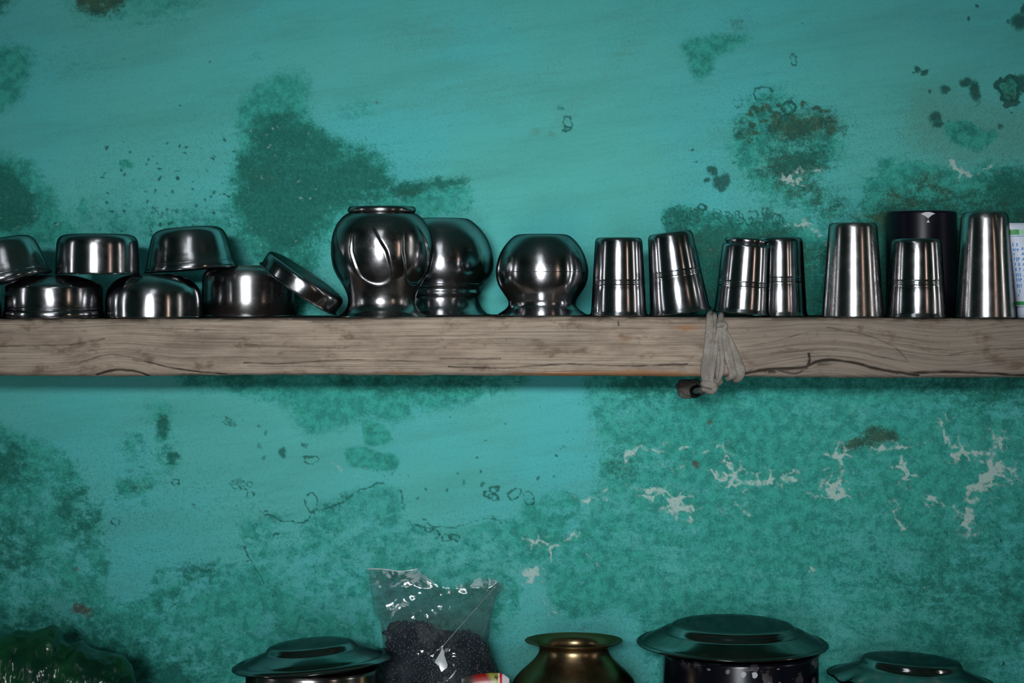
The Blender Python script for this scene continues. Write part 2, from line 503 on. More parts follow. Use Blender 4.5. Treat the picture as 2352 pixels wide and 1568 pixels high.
poly(D, [(-80, 1000), (40, 1010), (70, 1080), (60, 1130), (20, 1130), (-80, 1110)], .55, 20)
poly(D, [(-80, 1170), (60, 1200), (100, 1260), (60, 1340), (-80, 1340)], .5, 30)
poly(D, [(390, 1288), (500, 1292), (515, 1325), (440, 1335), (395, 1320)], .5, 12)
poly(D, [(340, 1360), (440, 1360), (430, 1400), (340, 1400)], .4, 18)
poly(D, [(-80, 1380), (150, 1390), (300, 1450), (520, 1480), (560, 1568), (540, 1650), (-80, 1650)], .42, 40)
poly(D, [(130, 1090), (190, 1100), (230, 1180), (240, 1260), (190, 1290), (130, 1200)], .42, 20)
poly(M, [(548, 1186), (642, 1180), (690, 1202), (702, 1180), (722, 1160), (800, 1132), (882, 1108), (915, 1118), (935, 1150), (945, 1195), (990, 1215), (1060, 1195), (1165, 1205), (1205, 1150), (1290, 1128), (1345, 1150), (1320, 1250), (1200, 1300), (1180, 1420), (1140, 1500), (850, 1460), (560, 1400), (540, 1280)], .56, 7)
vein_net = NET.copy()
vein(K, [(600, 1180), (650, 1198), (695, 1202), (715, 1178), (740, 1170), (790, 1150), (830, 1128), (880, 1112)], 4, .8)
vein(K, [(915, 1125), (930, 1165), (945, 1195), (975, 1215), (1000, 1210), (1050, 1205), (1110, 1196), (1160, 1205)], 4, .75)
vein(K, [(560, 1250), (590, 1300), (610, 1345), (630, 1360), (622, 1378)], 3.5, .75)
NET = vein_net
ring(K, 716, 1152, 17, 21, .6, 5); spot(K, 752, 1155, 13, 8, .5); spot(K, 790, 1138, 16, 12, .5); ring(K, 775, 1162, 9, 8, .5, 4)
poly(M, [(836, 968), (895, 978), (900, 1008), (870, 1022), (838, 1020)], 1.15, 4); poly(D, [(838, 970), (895, 985), (890, 1010), (840, 1010)], .42, 8)
poly(M, [(783, 1026), (820, 1028), (880, 1040), (914, 1042), (916, 1068), (868, 1082), (820, 1068), (800, 1066)], 1.1, 4); poly(O, [(820, 1035), (900, 1040), (880, 1065), (830, 1060)], .25, 10)
for i in range(22): spot(K, rng.uniform(850, 915), rng.uniform(1050, 1100), rng.uniform(2, 5), rng.uniform(2, 5), .5)
for (a, b, c, d, e) in ((648, 1038, 11, 14, .75), (698, 1016, 8, 9, .65), (1100, 1052, 5, 4, .8), (1109, 1081, 5, 5, .8), (1067, 1107, 6, 6, .6), (1023, 1122, 4, 4, .7), (976, 1126, 6, 5, .7), (960, 1145, 5, 5, .7), (1115, 1110, 9, 9, .65), (978, 1191, 6, 4, .7), (1166, 1197, 6, 6, .5), (545, 1108, 18, 12, .45), (525, 970, 15, 10, .5), (590, 980, 6, 5, .6), (607, 993, 7, 6, .6), (595, 1028, 7, 9, .5), (606, 1050, 6, 4, .6), (446, 1163, 5, 4, .7), (1298, 1022, 4, 4, .7), (1288, 1026, 4, 3, .7), (1237, 1100, 5, 6, .8), (1272, 1097, 4, 5, .6), (1278, 1046, 5, 4, .8), (2300, 1236, 4, 5, 1.), (2222, 1050, 6, 4, .5), (1590, 1000, 4, 4, .5), (2297, 1526, 5, 6, .9)): spot(K, a, b, c, d, e)
for (a, b, c, d) in ((714, 1053, 13, 13), (1126, 1140, 9, 11), (1138, 1128, 8, 9), (1136, 1146, 10, 8), (1182, 1136, 14, 10), (1215, 1146, 10, 14), (576, 1138, 8, 8), (265, 1200, 10, 8), (615, 1183, 6, 6), (400, 1105, 7, 7), (985, 1212, 9, 10), (998, 1224, 12, 9), (1024, 1232, 9, 8), (1045, 1232, 9, 9), (640, 1230, 6, 6)): ring(K, a, b, c, d, .65, 4)
for (a, b) in ((555, 1106), (545, 1118), (560, 1124), (535, 1108), (572, 1114), (520, 965), (530, 976), (515, 975)): ring(K, a, b, 6, 5, .55, 3)
poly(M, [(1345, 840), (2440, 840), (2440, 1650), (1480, 1650), (1460, 1420), (1290, 1420), (1240, 1300), (1330, 1200), (1352, 1110), (1368, 1010), (1350, 930)], .74, 14)
poly(D, [(1360, 840), (1700, 840), (2440, 840), (2440, 960), (2250, 960), (2100, 900), (1800, 890), (1560, 930), (1400, 900)], .6, 20)  # dark stain, deepened to paint in the plank's shadow on the wall
poly(D, [(1355, 1000), (1500, 1000), (1500, 1100), (1380, 1110)], .32, 25)
poly(O, [(1372, 1045), (1420, 1040), (1475, 1032), (1490, 1060), (1470, 1090), (1390, 1095)], .50, 14)
poly(O, [(1920, 1030), (1975, 1000), (2000, 980), (2030, 982), (2065, 998), (2085, 1008), (2050, 1025), (1950, 1035)], .85, 6)
poly(D, [(1668, 1008), (1710, 1008), (1712, 1040), (1675, 1045)], .55, 8); poly(O, [(1600, 1010), (1620, 1060), (1560, 1050)], .2, 10)
poly(O, [(2225, 990), (2260, 1000), (2270, 1020), (2240, 1015)], .5, 8)
poly(D, [(1700, 1180), (2000, 1200), (2352, 1160), (2440, 1300), (2440, 1650), (2100, 1450), (1900, 1330)], .38, 60)
poly(D, [(2150, 1200), (2440, 1180), (2440, 1400), (2250, 1400)], .4, 50)
VE = [([(1437, 1042), (1458, 1034), (1472, 1022), (1500, 1030), (1527, 1036)], 6, .8), ([(1500, 1065), (1515, 1056), (1535, 1075), (1555, 1080), (1575, 1072)], 3.5, .6), ([(1560, 1028), (1592, 1027)], 4, .7), ([(1612, 1040), (1632, 1035), (1662, 1022), (1668, 1040)], 4, .6),
      ([(1632, 1082), (1655, 1105), (1662, 1100)], 6, .75), ([(1670, 1065), (1690, 1075), (1682, 1095), (1672, 1120), (1690, 1112), (1720, 1100), (1750, 1104)], 6, .75), ([(1676, 1050), (1683, 1070)], 4, .6), ([(1498, 1125), (1530, 1128)], 7, .9), ([(1532, 1140), (1560, 1150), (1580, 1165)], 8, .85), ([(1440, 1115), (1480, 1125), (1510, 1130)], 5, .5),
      ([(1735, 1106), (1770, 1100), (1800, 1103), (1832, 1108)], 7, .85), ([(1892, 1036), (1915, 1042), (1932, 1050), (1938, 1080)], 8, .9), ([(1938, 1080), (1930, 1115), (1905, 1122), (1922, 1140), (1940, 1135), (1932, 1112)], 8, .9), ([(1850, 1125), (1880, 1140)], 4, .5), ([(2072, 1050), (2072, 1070), (2080, 1090)], 7, .85), ([(2000, 1033), (2060, 1032), (2100, 1025), (2140, 1017)], 3, .65),
      ([(2168, 975), (2168, 1005), (2180, 1022), (2198, 1018)], 4, .7), ([(2212, 988), (2202, 1008), (2215, 1025)], 4, .6), ([(2185, 1040), (2230, 1035), (2262, 1040), (2290, 1030)], 7, .8), ([(2290, 1030), (2280, 1065), (2300, 1085), (2265, 1095), (2255, 1115)], 11, .9), ([(2255, 1115), (2220, 1125), (2215, 1150), (2245, 1150)], 12, .85), ([(2240, 1170), (2225, 1185), (2218, 1205)], 9, .75), ([(2235, 1030), (2255, 1060)], 6, .6),
      ([(2140, 1140), (2158, 1138)], 8, .8), ([(2055, 1160), (2058, 1185), (2076, 1212)], 5, .5), ([(1216, 1238), (1240, 1245), (1265, 1258), (1262, 1285)], 6, .7), ([(1265, 1258), (1290, 1248), (1320, 1225)], 4.5, .6), ([(1205, 1312), (1225, 1308), (1220, 1330)], 10, .7), ([(1348, 1270), (1360, 1290), (1385, 1300)], 4, .4), ([(1245, 1370), (1275, 1400)], 4, .6), ([(1380, 1108), (1385, 1120)], 6, .7), ([(1340, 1150), (1352, 1148)], 7, .6), ([(1530, 1165), (1590, 1200), (1595, 1220)], 4, .4),
      ([(1700, 1170), (1710, 1180)], 6, .6), ([(1590, 1185), (1598, 1215)], 4, .5), ([(1648, 1160), (1668, 1172), (1690, 1160)], 3, .5), ([(2300, 1010), (2280, 1030)], 4, .5), ([(2120, 1350), (2124, 1356)], 6, .6), ([(1860, 1295), (1866, 1299)], 5, .6), ([(835, 1075), (860, 1082)], 3, .3), ([(760, 1060), (800, 1090), (850, 1108), (900, 1112), (930, 1095)], 4, .25)]
for p, w_, s_ in VE: vein(W, p, w_, s_)
poly(Q, [(1400, 1000), (2352, 930), (2352, 1260), (1900, 1250), (1500, 1220)], 1.0, 30)
for (a, b, c, d, e) in ((1633, 973, 9, 9, .7), (1597, 1070, 9, 8, .9), (188, 1403, 26, 14, .9), (205, 1415, 14, 10, .7), (178, 1303, 9, 7, .6), (380, 1424, 8, 6, .5), (47, 1160, 5, 3, .7), (861, 232, 3, 3, .9), (1335, 1445, 14, 7, .5), (1236, 1434, 8, 6, .4), (1115, 472, 4, 2, .8), (95, 1095, 6, 4, .5), (1596, 955, 10, 5, .4)): spot(R, a, b, c, d, e)
for i in range(60): spot(K, rng.uniform(0, 2352), rng.uniform(0, 1560), rng.uniform(1.8, 3.2), None, rng.uniform(.4, .9))
for i in range(60): spot(K, rng.uniform(400, 1350), rng.uniform(900, 1200), rng.uniform(1.8, 4), None, rng.uniform(.3, .7))
for i in range(120): spot(W, rng.uniform(1350, 2352), rng.uniform(900, 1420), rng.uniform(2, 4), rng.uniform(2, 4), rng.uniform(.2, .5))
# light washes inside the darker ground
poly(G, [(1150, 1470), (1230, 1440), (1480, 1480), (1530, 1650), (1130, 1650)], .5, 25)
LT = np.zeros(PX.shape)
poly(LT, [(1155, 1420), (1210, 1400), (1300, 1450), (1460, 1440), (1520, 1500), (1520, 1650), (1140, 1650)], .8, 25)
poly(LT, [(820, 1420), (890, 1440), (890, 1500), (850, 1500)], .7, 12)
poly(LT, [(640, 1330), (880, 1330), (870, 1440), (700, 1400)], .45, 30)
poly(LT, [(250, 1300), (330, 1320), (340, 1360), (270, 1375)], .7, 14)
poly(LT, [(1900, 1500), (1960, 1470), (2050, 1470), (2000, 1510)], .4, 18)
M *= (1 - 0.6 * LT)
UP = np.clip((790 - PY) / 60, 0, 1)
poly(O, [(1535, 500), (1700, 505), (1860, 530), (1905, 560), (1900, 735), (1600, 735), (1540, 600)], .34, 20)
poly(O, [(1990, 410), (2110, 380), (2352, 400), (2440, 400), (2440, 735), (1890, 735), (1900, 560), (1975, 500)], .36, 25)
poly(O, [(1740, 330), (1910, 315), (1930, 400), (1900, 480), (1790, 480), (1720, 410)], .36, 20)
D *= 1 + 0.35 * (1 - UP) * np.clip((620 - PX) / 80, 0, 1)
M *= 1 + 0.32 * UP; D *= 1 + 0.30 * UP; O *= 1 + 0.15 * UP
LR = np.clip((PX - 1330) / 80, 0, 1) * (1 - UP)
mott = fbm(PX / 40, PY / 30, 4, 7) - 0.5
mot2 = fbm(PX / 9, PY / 7, 3, 9) - 0.5
mot3 = fbm((PX + PY * .12) / 60, (PY - PX * .12) / 9, 3, 17) - 0.5
big = fbm(PX / 190, PY / 120, 3, 15) - 0.5
QM = Q * (1 - 0.45 * UP)
flk = np.clip((fbm(PX / 20, PY / 15, 4, 51) - 0.54) * 14, 0, 1)
M = M * (1 + 0.22 * (1 - UP) * (1 - LR)) - (0.32 - 0.18 * LR) * flk * Q + 0.02 * LR
M = M + QM * ((0.9 - 0.6 * LR) * mott + (0.6 - 0.2 * LR) * mot2 + 0.5 * big + 0.55 * LR * mot3) * (0.30 + 0.7 * np.clip(M * 2, 0, 1)) + 0.16 * mott + 0.12 * big
M -= LR * 0.06 * np.clip((PY - 1200) / 120, 0, 1)
D = D + (D > 0.03) * (0.6 * mott + 0.5 * mot2) * np.clip(D * 2, 0, 1) + QM * np.clip(M, 0, 1) * (1 - 0.5 * LR) * (0.75 * np.clip(mott + 0.6 * big, 0, 1) + 0.4 * np.clip(mot2, 0, 1))


def worley(cell, seed):
    r = np.random.RandomState(seed)
    jx, jy = r.rand(128, 128), r.rand(128, 128)
    x = (PX + WXN * 0.7) / cell + 20; y = (PY + WYN * 0.7) / cell + 20
    xi = np.floor(x).astype(int); yi = np.floor(y).astype(int)
    f1 = np.full(x.shape, 9.0); f2 = f1.copy()
    for dy in (-1, 0, 1):
        for dx in (-1, 0, 1):
            cx_, cy_ = xi + dx, yi + dy
            d = np.hypot(cx_ + jx[cy_ % 128, cx_ % 128] - x, cy_ + jy[cy_ % 128, cx_ % 128] - y)
            f2 = np.minimum(f2, np.maximum(f1, d)); f1 = np.minimum(f1, d)
    return (f2 - f1) * cell


net = np.clip(1 - worley(30, 1) / 7.0, 0, 1) + 0.6 * np.clip(1 - worley(15, 2) / 4.0, 0, 1)
patchy = np.clip((fbm(PX / 45, PY / 35, 3, 33) - 0.40) * 5, 0, 1)
W = W * (0.35 + 1.5 * (fbm(PX / 9, PY / 9, 2, 21) - 0.25)) + np.clip(NET - 0.10, 0, 1) * net * patchy * 1.5
K = np.maximum(K, np.clip(NET - 0.2, 0, 1) * np.clip(fbm(PX / 13, PY / 11, 2, 35) - 0.6, 0, 1) * 3.0)
K = K + Q * np.clip(M, 0, 1) * (1 - UP) * 0.5 * np.clip(1 - worley(22, 5) / 4.5, 0, 1) * np.clip((fbm(PX / 60, PY / 50, 2, 37) - 0.5) * 5, 0, 1)
O = O * (0.8 + 0.9 * (fbm(PX / 18, PY / 14, 3, 23) - 0.4)) + Q * np.clip(M, 0, 1) * np.clip(fbm(PX / 120, PY / 70, 3, 27) - 0.48, 0, 1) * 0.7


def reflect_idx(i, n):
    i = np.abs(i); p = 2 * (n - 1)
    i = i % p
    return np.where(i >= n, p - i, i)


kx = 1176 + np.arange(-2.2, wx(-85, 0) - 0.02, 0.03) / sc(0)
kx2 = 1176 + np.arange(wx(2435, 0) + 0.02, 2.21, 0.03) / sc(0)
cx = np.concatenate([kx, gx, kx2])
zt = HY - (np.arange(2.7, wz(-85, 0) + 0.02, -0.03) - ZH) / sc(0)
zb = HY - (np.arange(wz(1655, 0) - 0.02, -0.01, -0.03) - ZH) / sc(0)
cy = np.concatenate([zt, gy, zb])
ix = reflect_idx(np.round((cx - gx[0]) / ST).astype(int), len(gx))
iy = reflect_idx(np.round((cy - gy[0]) / ST).astype(int), len(gy))
nx, ny = len(cx), len(cy)
VX, VY = np.meshgrid((cx - 1176) * sc(0), ZH - (cy - HY) * sc(0))
relief = 0.0016 * (fbm(VX * 9, VY * 9, 3, 31) - 0.5)
co = np.stack([VX, relief + 0.001, VY], -1).reshape(-1, 3)
me = bpy.data.meshes.new('wall')
me.vertices.add(nx * ny)
me.vertices.foreach_set('co', co.astype(np.float32).ravel())
a = (np.arange(ny - 1)[:, None] * nx + np.arange(nx - 1)[None, :])
quads = np.stack([a, a + nx, a + nx + 1, a + 1], -1).reshape(-1, 4).astype(np.int32)
nf = len(quads)
me.loops.add(nf * 4); me.loops.foreach_set('vertex_index', quads.ravel())
me.polygons.add(nf); me.polygons.foreach_set('loop_start', np.arange(0, nf * 4, 4, dtype=np.int32))
me.update(calc_edges=True)
for nm, ch in (('stain_shade_a', (M, D, O, W)), ('stain_b', (K, G, R, Q))):
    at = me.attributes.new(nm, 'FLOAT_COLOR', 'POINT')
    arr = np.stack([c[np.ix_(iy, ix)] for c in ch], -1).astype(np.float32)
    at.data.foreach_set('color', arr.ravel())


def wall_material():
    t = NT('stained_limewash')
    co = t.coord()
    A, B = t.attr('stain_shade_a'), t.attr('stain_b')
    sa = t.n('ShaderNodeSeparateColor'); t.t.links.new(A.outputs['Color'], sa.inputs[0])
    sb = t.n('ShaderNodeSeparateColor'); t.t.links.new(B.outputs['Color'], sb.inputs[0])
    m, d, o, w = sa.outputs[0], sa.outputs[1], sa.outputs[2], A.outputs['Alpha']
    k, g, r, q = sb.outputs[0], sb.outputs[1], sb.outputs[2], B.outputs['Alpha']
    fine = t.noise(co, 260, 5, 0.65)
    grit = t.noise(co, 900, 3, 0.6)
    mid = t.noise(co, 70, 6, 0.65)
    stroke = t.noise(t.aniso(co, (11, 1, 170), (0, math.radians(7), 0)), 1.0, 6, 0.62)
    stroke2 = t.noise(t.aniso(co, (4, 1, 22), (0, math.radians(10), 0)), 1.0, 6, 0.65)
    broad = t.noise(co, 5.5, 3, 0.5)
    c0 = lambda v: t.math('SUBTRACT', v, 0.5)
    jit = t.math('ADD', t.math('MULTIPLY', c0(fine), 0.85), t.math('ADD', t.math('MULTIPLY', c0(stroke), 0.45), t.math('MULTIPLY', c0(grit), 0.5)))
    jit = t.math('ADD', jit, t.math('MULTIPLY', c0(mid), 0.35))
    base = t.mix(t.ss(broad, 0.35, 0.65), lin(72, 164, 165), lin(77, 162, 156))
    base = t.mix(t.ss(stroke2, 0.42, 0.72, 0, 0.55), base, lin(66, 142, 132))
    base = t.mix(t.ss(stroke, 0.48, 0.8, 0, 0.30), base, lin(52, 140, 128))
    base = t.mix(t.ss(stroke, 0.2, 0.42, 0.16, 0), base, lin(96, 182, 174))
    base = t.mix(t.math('MULTIPLY', t.ss(t.math('ADD', g, jit), 0.15, 0.85), 0.75), base, lin(78, 138, 127))
    teal = t.mix(t.ss(mid, 0.38, 0.62), lin(50, 150, 136), lin(32, 122, 112))
    teal = t.mix(t.ss(t.noise(co, 150, 7, 0.7), 0.57, 0.63, 0, 0.28), teal, lin(74, 154, 144))
    teal = t.mix(t.ss(t.noise(co, 190, 7, 0.72), 0.57, 0.64, 0, 0.36), teal, lin(18, 92, 84))
    c = t.mix(t.ss(t.math('ADD', m, jit), 0.14, 0.80, 0, 0.95), base, teal)
    deep = t.mix(t.ss(fine, 0.4, 0.65), lin(16, 82, 74), lin(24, 98, 86))
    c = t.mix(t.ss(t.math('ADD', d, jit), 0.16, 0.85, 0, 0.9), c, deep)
    oliv = t.mix(t.ss(mid, 0.38, 0.62), lin(52, 74, 52), lin(34, 66, 54))
    c = t.mix(t.ss(t.math('ADD', o, jit), 0.18, 0.75, 0, 0.9), c, oliv)
    c = t.mix(t.ss(t.math('ADD', r, t.math('MULTIPLY', jit, 1.3)), 0.3, 0.95, 0, 0.8), c, lin(74, 60, 50))
    c = t.mix(t.ss(t.math('ADD', k, t.math('MULTIPLY', jit, 0.8)), 0.24, 0.75, 0, 0.82), c, t.mix(t.ss(k, 0.55, 0.95), lin(26, 94, 86), lin(18, 58, 52)))
    c = t.mix(t.ss(t.math('ADD', w, t.math('MULTIPLY', jit, 1.5)), 0.22, 0.85, 0, 0.9), c, lin(160, 184, 178))
    # pin-prick dirt and tiny flakes everywhere
    pv = t.voronoi(co, 150)
    c = t.mix(t.math('MULTIPLY', t.ss(pv, 0.05, 0.11, 1, 0), t.ss(mid, 0.55, 0.7)), c, lin(24, 70, 64))
    g2 = t.noise(co, 520, 4, 0.7)
    amt = t.math('ADD', 0.35, t.math('MULTIPLY', q, 0.65))
    c = t.mix(t.math('MULTIPLY', t.ss(g2, 0.52, 0.66), t.math('MULTIPLY', amt, 0.42)), c, lin(14, 82, 74))
    c = t.mix(t.math('MULTIPLY', t.ss(g2, 0.30, 0.46, 1, 0), t.math('MULTIPLY', amt, 0.30)), c, lin(104, 184, 174))
    pv2 = t.voronoi(co, 330)
    c = t.mix(t.math('MULTIPLY', t.ss(pv2, 0.10, 0.20, 1, 0), t.math('MULTIPLY', t.ss(t.noise(co, 38, 4, 0.6), 0.52, 0.66), t.math('MULTIPLY', amt, 0.7))), c, lin(16, 74, 68))
    h = t.math('ADD', t.math('MULTIPLY', fine, 0.6), t.math('ADD', t.math('MULTIPLY', stroke, 0.8), t.math('MULTIPLY', t.math('SUBTRACT', w, m), 0.5)))
    t.bsdf(Base_Color=c, Roughness=0.86, Specular_IOR_Level=0.22, Normal=t.bump(h, 0.28, 0.0012))
    return t.m


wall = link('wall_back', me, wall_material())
tag(wall, 'turquoise limewashed wall with dark damp stains behind the shelf', kind='structure')

# ------------------------------------------------------------------ the rest of the room
DARKWALL = plain('turquoise_plaster', lin(84, 138, 130), 0.9, var=0.2)
FLOORM = plain('earth_floor', lin(92, 84, 76), 0.9, var=0.3)
DOORM = plain('door_timber', lin(60, 48, 38), 0.7, var=0.3)
for nm, b in (('wall_left', (-2.3, -2.2, -4.8, 0.0, 0, 2.7)), ('wall_right', (2.2, 2.3, -4.8, 0.0, 0, 2.7)),
              ('wall_front', (-2.3, 2.3, -4.8, -4.7, 0, 2.7))):
    tag(link(nm, box_mesh([b]), DARKWALL, smooth=False), kind='structure')
tag(link('floor', box_mesh([(-2.3, 2.3, -4.8, 0.05, -0.1, 0)]), FLOORM, smooth=False), kind='structure')
tag(link('ceiling', box_mesh([(-2.3, 2.3, -4.8, 0.05, 2.7, 2.8)]), DARKWALL, smooth=False), kind='structure')
dx0, dx1 = DOOR_X - 0.78, DOOR_X + 0.78
tag(link('door_1', box_mesh([(dx0 - .09, dx0, -4.7, -4.58, 0, 2.05), (dx1, dx1 + .09, -4.7, -4.58, 0, 2.05), (dx0 - .09, dx1 + .09, -4.7, -4.58, 2.05, 2.14)]), DOORM, smooth=False), kind='structure')

# ------------------------------------------------------------------ wooden shelf
TOPX = [-200, 0, 400, 700, 800, 1000, 1100, 1300, 1420, 1640, 1900, 2100, 2352, 2560]
TOPY = [733, 733, 732, 731, 731, 729, 728, 727.5, 727.5, 729, 729.5, 731, 732, 732]
BOTX = [-200, 0, 270, 500, 600, 1200, 1700, 1850, 2050, 2352, 2560]
BOTY = [863, 863, 865, 862, 861, 863, 865, 867, 868, 866, 866]


def plank_top(px_front): return ZH - (np.interp(px_front, TOPX, TOPY) - HY) * sc(FRONT)
def top_z(X): return float(plank_top(1176 + X / sc(FRONT)))


def polyline_mask(X, Y, lines):
    d = np.zeros(X.shape)
    for pts, w, s in lines:
        pts = [p[:2] for p in catmull(pts, 4)]
        dd = np.full(X.shape, 1e9)
        for (x1, y1), (x2, y2) in zip(pts[:-1], pts[1:]):
            L = max((x2 - x1) ** 2 + (y2 - y1) ** 2, 1e-6)
            t = np.clip(((X - x1) * (x2 - x1) + (Y - y1) * (y2 - y1)) / L, 0, 1)
            dd = np.minimum(dd, np.hypot(X - x1 - t * (x2 - x1), Y - y1 - t * (y2 - y1)))
        d = np.maximum(d, s * np.clip(1.3 - dd / w, 0, 1))
    return d


def build_shelf():
    pxs = np.arange(-150, 2520, 2.0)
    nr = 84
    n = len(pxs)
    top = np.interp(pxs, TOPX, TOPY) + 1.2 * (fbm(pxs / 60, pxs * 0, 3, 41) - 0.5)
    bot = np.interp(pxs, BOTX, BOTY) + 2.5 * (fbm(pxs / 40, pxs * 0, 3, 43) - 0.5)
    t = np.linspace(0, 1, nr)
    PYs = bot[:, None] + (top - bot)[:, None] * t[None, :]
    PXs = np.repeat(pxs[:, None], nr, 1)
    cracks = [([(1690, 864), (1740, 852), (1800, 846), (1850, 842), (1872, 832), (1910, 827), (1960, 833), (2020, 848), (2110, 862)], 3.2, 1.0),
              ([(1853, 845), (1860, 826), (1858, 812)], 3.0, .9), ([(1780, 848), (1830, 858), (1850, 845)], 4, .6),
              ([(222, 860), (250, 852), (285, 849), (320, 855), (342, 864)], 3, .9),
              ([(330, 828), (380, 842), (440, 852), (520, 860)], 1.8, .8), ([(0, 796), (80, 793), (160, 791), (215, 783), (240, 779)], 1.6, .6),
              ([(560, 791), (700, 797), (800, 800)], 1.4, .5), ([(560, 833), (640, 835), (720, 830), (800, 827), (900, 828), (1010, 833)], 1.6, .65),
              ([(1010, 823), (1080, 824), (1150, 823)], 1.8, .6), ([(1030, 842), (1160, 845), (1300, 836), (1450, 840), (1580, 836)], 1.8, .7),
              ([(1140, 780), (1290, 782), (1400, 781)], 1.4, .5), ([(2060, 858), (2150, 854), (2250, 856), (2352, 862), (2450, 860)], 3.5, .75),
              ([(1900, 752), (1990, 770), (2060, 800), (2085, 830)], 1.6, .55), ([(2000, 815), (2040, 823), (2090, 832)], 1.6, .6), ([(2180, 815), (2260, 803), (2352, 800)], 1.6, .5),
              ([(1700, 798), (1780, 784), (1860, 762), (1940, 758)], 1.4, .5), ([(1420, 738), (1421, 748)], 2, .9), ([(1770, 812), (1840, 806), (1920, 800), (2000, 812)], 1.4, .5),
              ([(400, 762), (520, 768), (640, 766)], 1.3, .35), ([(180, 835), (230, 818), (275, 815), (330, 828)], 1.6, .6)]
    for i in range(110):
        x = rng.uniform(-100, 2400); y = rng.uniform(740, 858); L = rng.uniform(40, 220)
        if 150 < x < 420 or 1650 < x + L and x < 2150: continue
        cracks.append(([(x, y), (x + L / 2, y + rng.uniform(-2, 2)), (x + L, y + rng.uniform(-3, 3))], rng.uniform(1.2, 1.7), rng.uniform(.15, .4)))
    WYs = PYs + 3.0 * (fbm(PXs / 18, PYs / 12, 3, 63) - 0.5)
    C = polyline_mask(PXs, WYs, [(p_, max(w_ * 1.15, 1.5), s_) for p_, w_, s_ in cracks]) * (0.55 + 0.9 * fbm(PXs / 26, PYs / 9, 2, 65))
    gouge = np.exp(-((PXs - 1775) / 75) ** 2 - ((PYs - 852) / 7) ** 2) + .8 * np.exp(-((PXs - 1880) / 60) ** 2 - ((PYs - 836) / 6) ** 2) + .6 * np.exp(-((PXs - 1858) / 9) ** 2 - ((PYs - 828) / 18) ** 2) + .7 * np.exp(-((PXs - 285) / 45) ** 2 - ((PYs - 858) / 5) ** 2)
    C = np.maximum(C, gouge * np.clip((fbm(PXs / 16, PYs / 7, 3, 67) - 0.38) * 4, 0, 1) * .8)
    worn = np.clip(1 - (PYs - top[:, None]) / (5 + 22 * fbm(PXs / 70, PYs * 0, 3, 69)), 0, 1)
    C = np.maximum(C, 0.62 * worn * np.clip((fbm(PXs / 34, PYs / 10, 3, 71) - 0.36) * 4, 0, 1))
    grain = PYs + 48 * np.exp(-((PXs - 275) / 80) ** 2) * np.exp(-np.clip(862 - PYs, 0, 200) / 45.0) \
        + 62 * np.exp(-((PXs - 1900) / 130) ** 2) * np.exp(-np.clip(866 - PYs, 0, 200) / 70.0) \
        - 14 * np.exp(-((PXs - 2180) / 110) ** 2) + 5 * (fbm(PXs / 240, PYs / 90, 2, 45) - 0.5)
    lines = fbm(PXs / 500, grain / 3.2, 3, 47) - 0.5
    edge = 0.006 * (np.clip(1 - t / 0.07, 0, 1) ** 2 + np.clip((t - 0.93) / 0.07, 0, 1) ** 2)
    yy = FRONT + edge[None, :] + 0.0025 * C + 0.0006 * lines + 0.0015 * (fbm(PXs / 90, PYs / 50, 2, 49) - 0.5)
    X = (PXs - 1176) * sc(FRONT); Z = ZH - (PYs - HY) * sc(FRONT)
    rows = [np.stack([X, yy, Z], -1)]
    # top then back then underside
    ext = []
    for (y_, zsel, dz) in ((FRONT + 0.02, 1, 0.0), (-0.12, 1, 0.0), (-0.002, 1, 0.0), (-0.002, 0, 0.0), (-0.12, 0, 0.0), (FRONT + 0.02, 0, 0.0)):
        zz = Z[:, -1] if zsel else Z[:, 0]
        ext.append(np.stack([X[:, 0], np.full(n, y_), zz + dz], -1)[:, None, :])
    V = np.concatenate(rows + ext, 1)
    nc = V.shape[1]
    idx = np.arange(n)[:, None] * nc + np.arange(nc)[None, :]
    a = idx[:-1]; b = idx[1:]
    q = np.stack([a, np.roll(a, -1, 1), np.roll(b, -1, 1), b], -1).reshape(-1, 4)
    faces = [tuple(int(i) for i in f) for f in q]
    faces.append(tuple(int(i) for i in idx[0][::-1])); faces.append(tuple(int(i) for i in idx[-1]))
    me = bpy.data.meshes.new('shelf')
    me.from_pydata(V.reshape(-1, 3).tolist(), [], faces)
    import bmesh
    bm = bmesh.new(); bm.from_mesh(me); bmesh.ops.recalc_face_normals(bm, faces=bm.faces); bm.to_mesh(me); bm.free()
    ex = np.zeros((n, nc)); ex[:, :nr] = C
    gr = np.zeros((n, nc)); gr[:, :nr] = grain; gr[:, nr:] = grain[:, -1:] - np.array([5, 40, 80, 300, 260, 220])[None, :]
    warm = np.zeros((n, nc))
    wv = np.exp(-((PXs - 1420) / 260) ** 2) * np.exp(-((862 - PYs) / 14) ** 2) + .5 * np.exp(-((PXs - 920) / 90) ** 2) * np.exp(-((858 - PYs) / 10) ** 2) \
        + .6 * np.exp(-((PXs - 1580) / 60) ** 2) * np.exp(-((752 - PYs) / 12) ** 2) + .45 * np.exp(-((PXs - 1430) / 25) ** 2) * np.exp(-((780 - PYs) / 16) ** 2) + .4 * np.exp(-((PXs - 1055) / 30) ** 2) * np.exp(-((798 - PYs) / 10) ** 2)
    warm[:, :nr] = wv
    grey = np.zeros((n, nc)); grey[:, nr:nr + 3] = 2.2; grey[:, :nr] = 1 / (1 + np.exp(-(PXs - 1680) / 60)) + .5 * np.exp(-((PXs - 1250) / 150) ** 2) * np.exp(-((770 - PYs) / 30) ** 2)
    at = me.attributes.new('wood', 'FLOAT_COLOR', 'POINT')
    at.data.foreach_set('color', np.stack([ex, gr / 1000.0, warm, grey], -1).astype(np.float32).ravel())
    return me


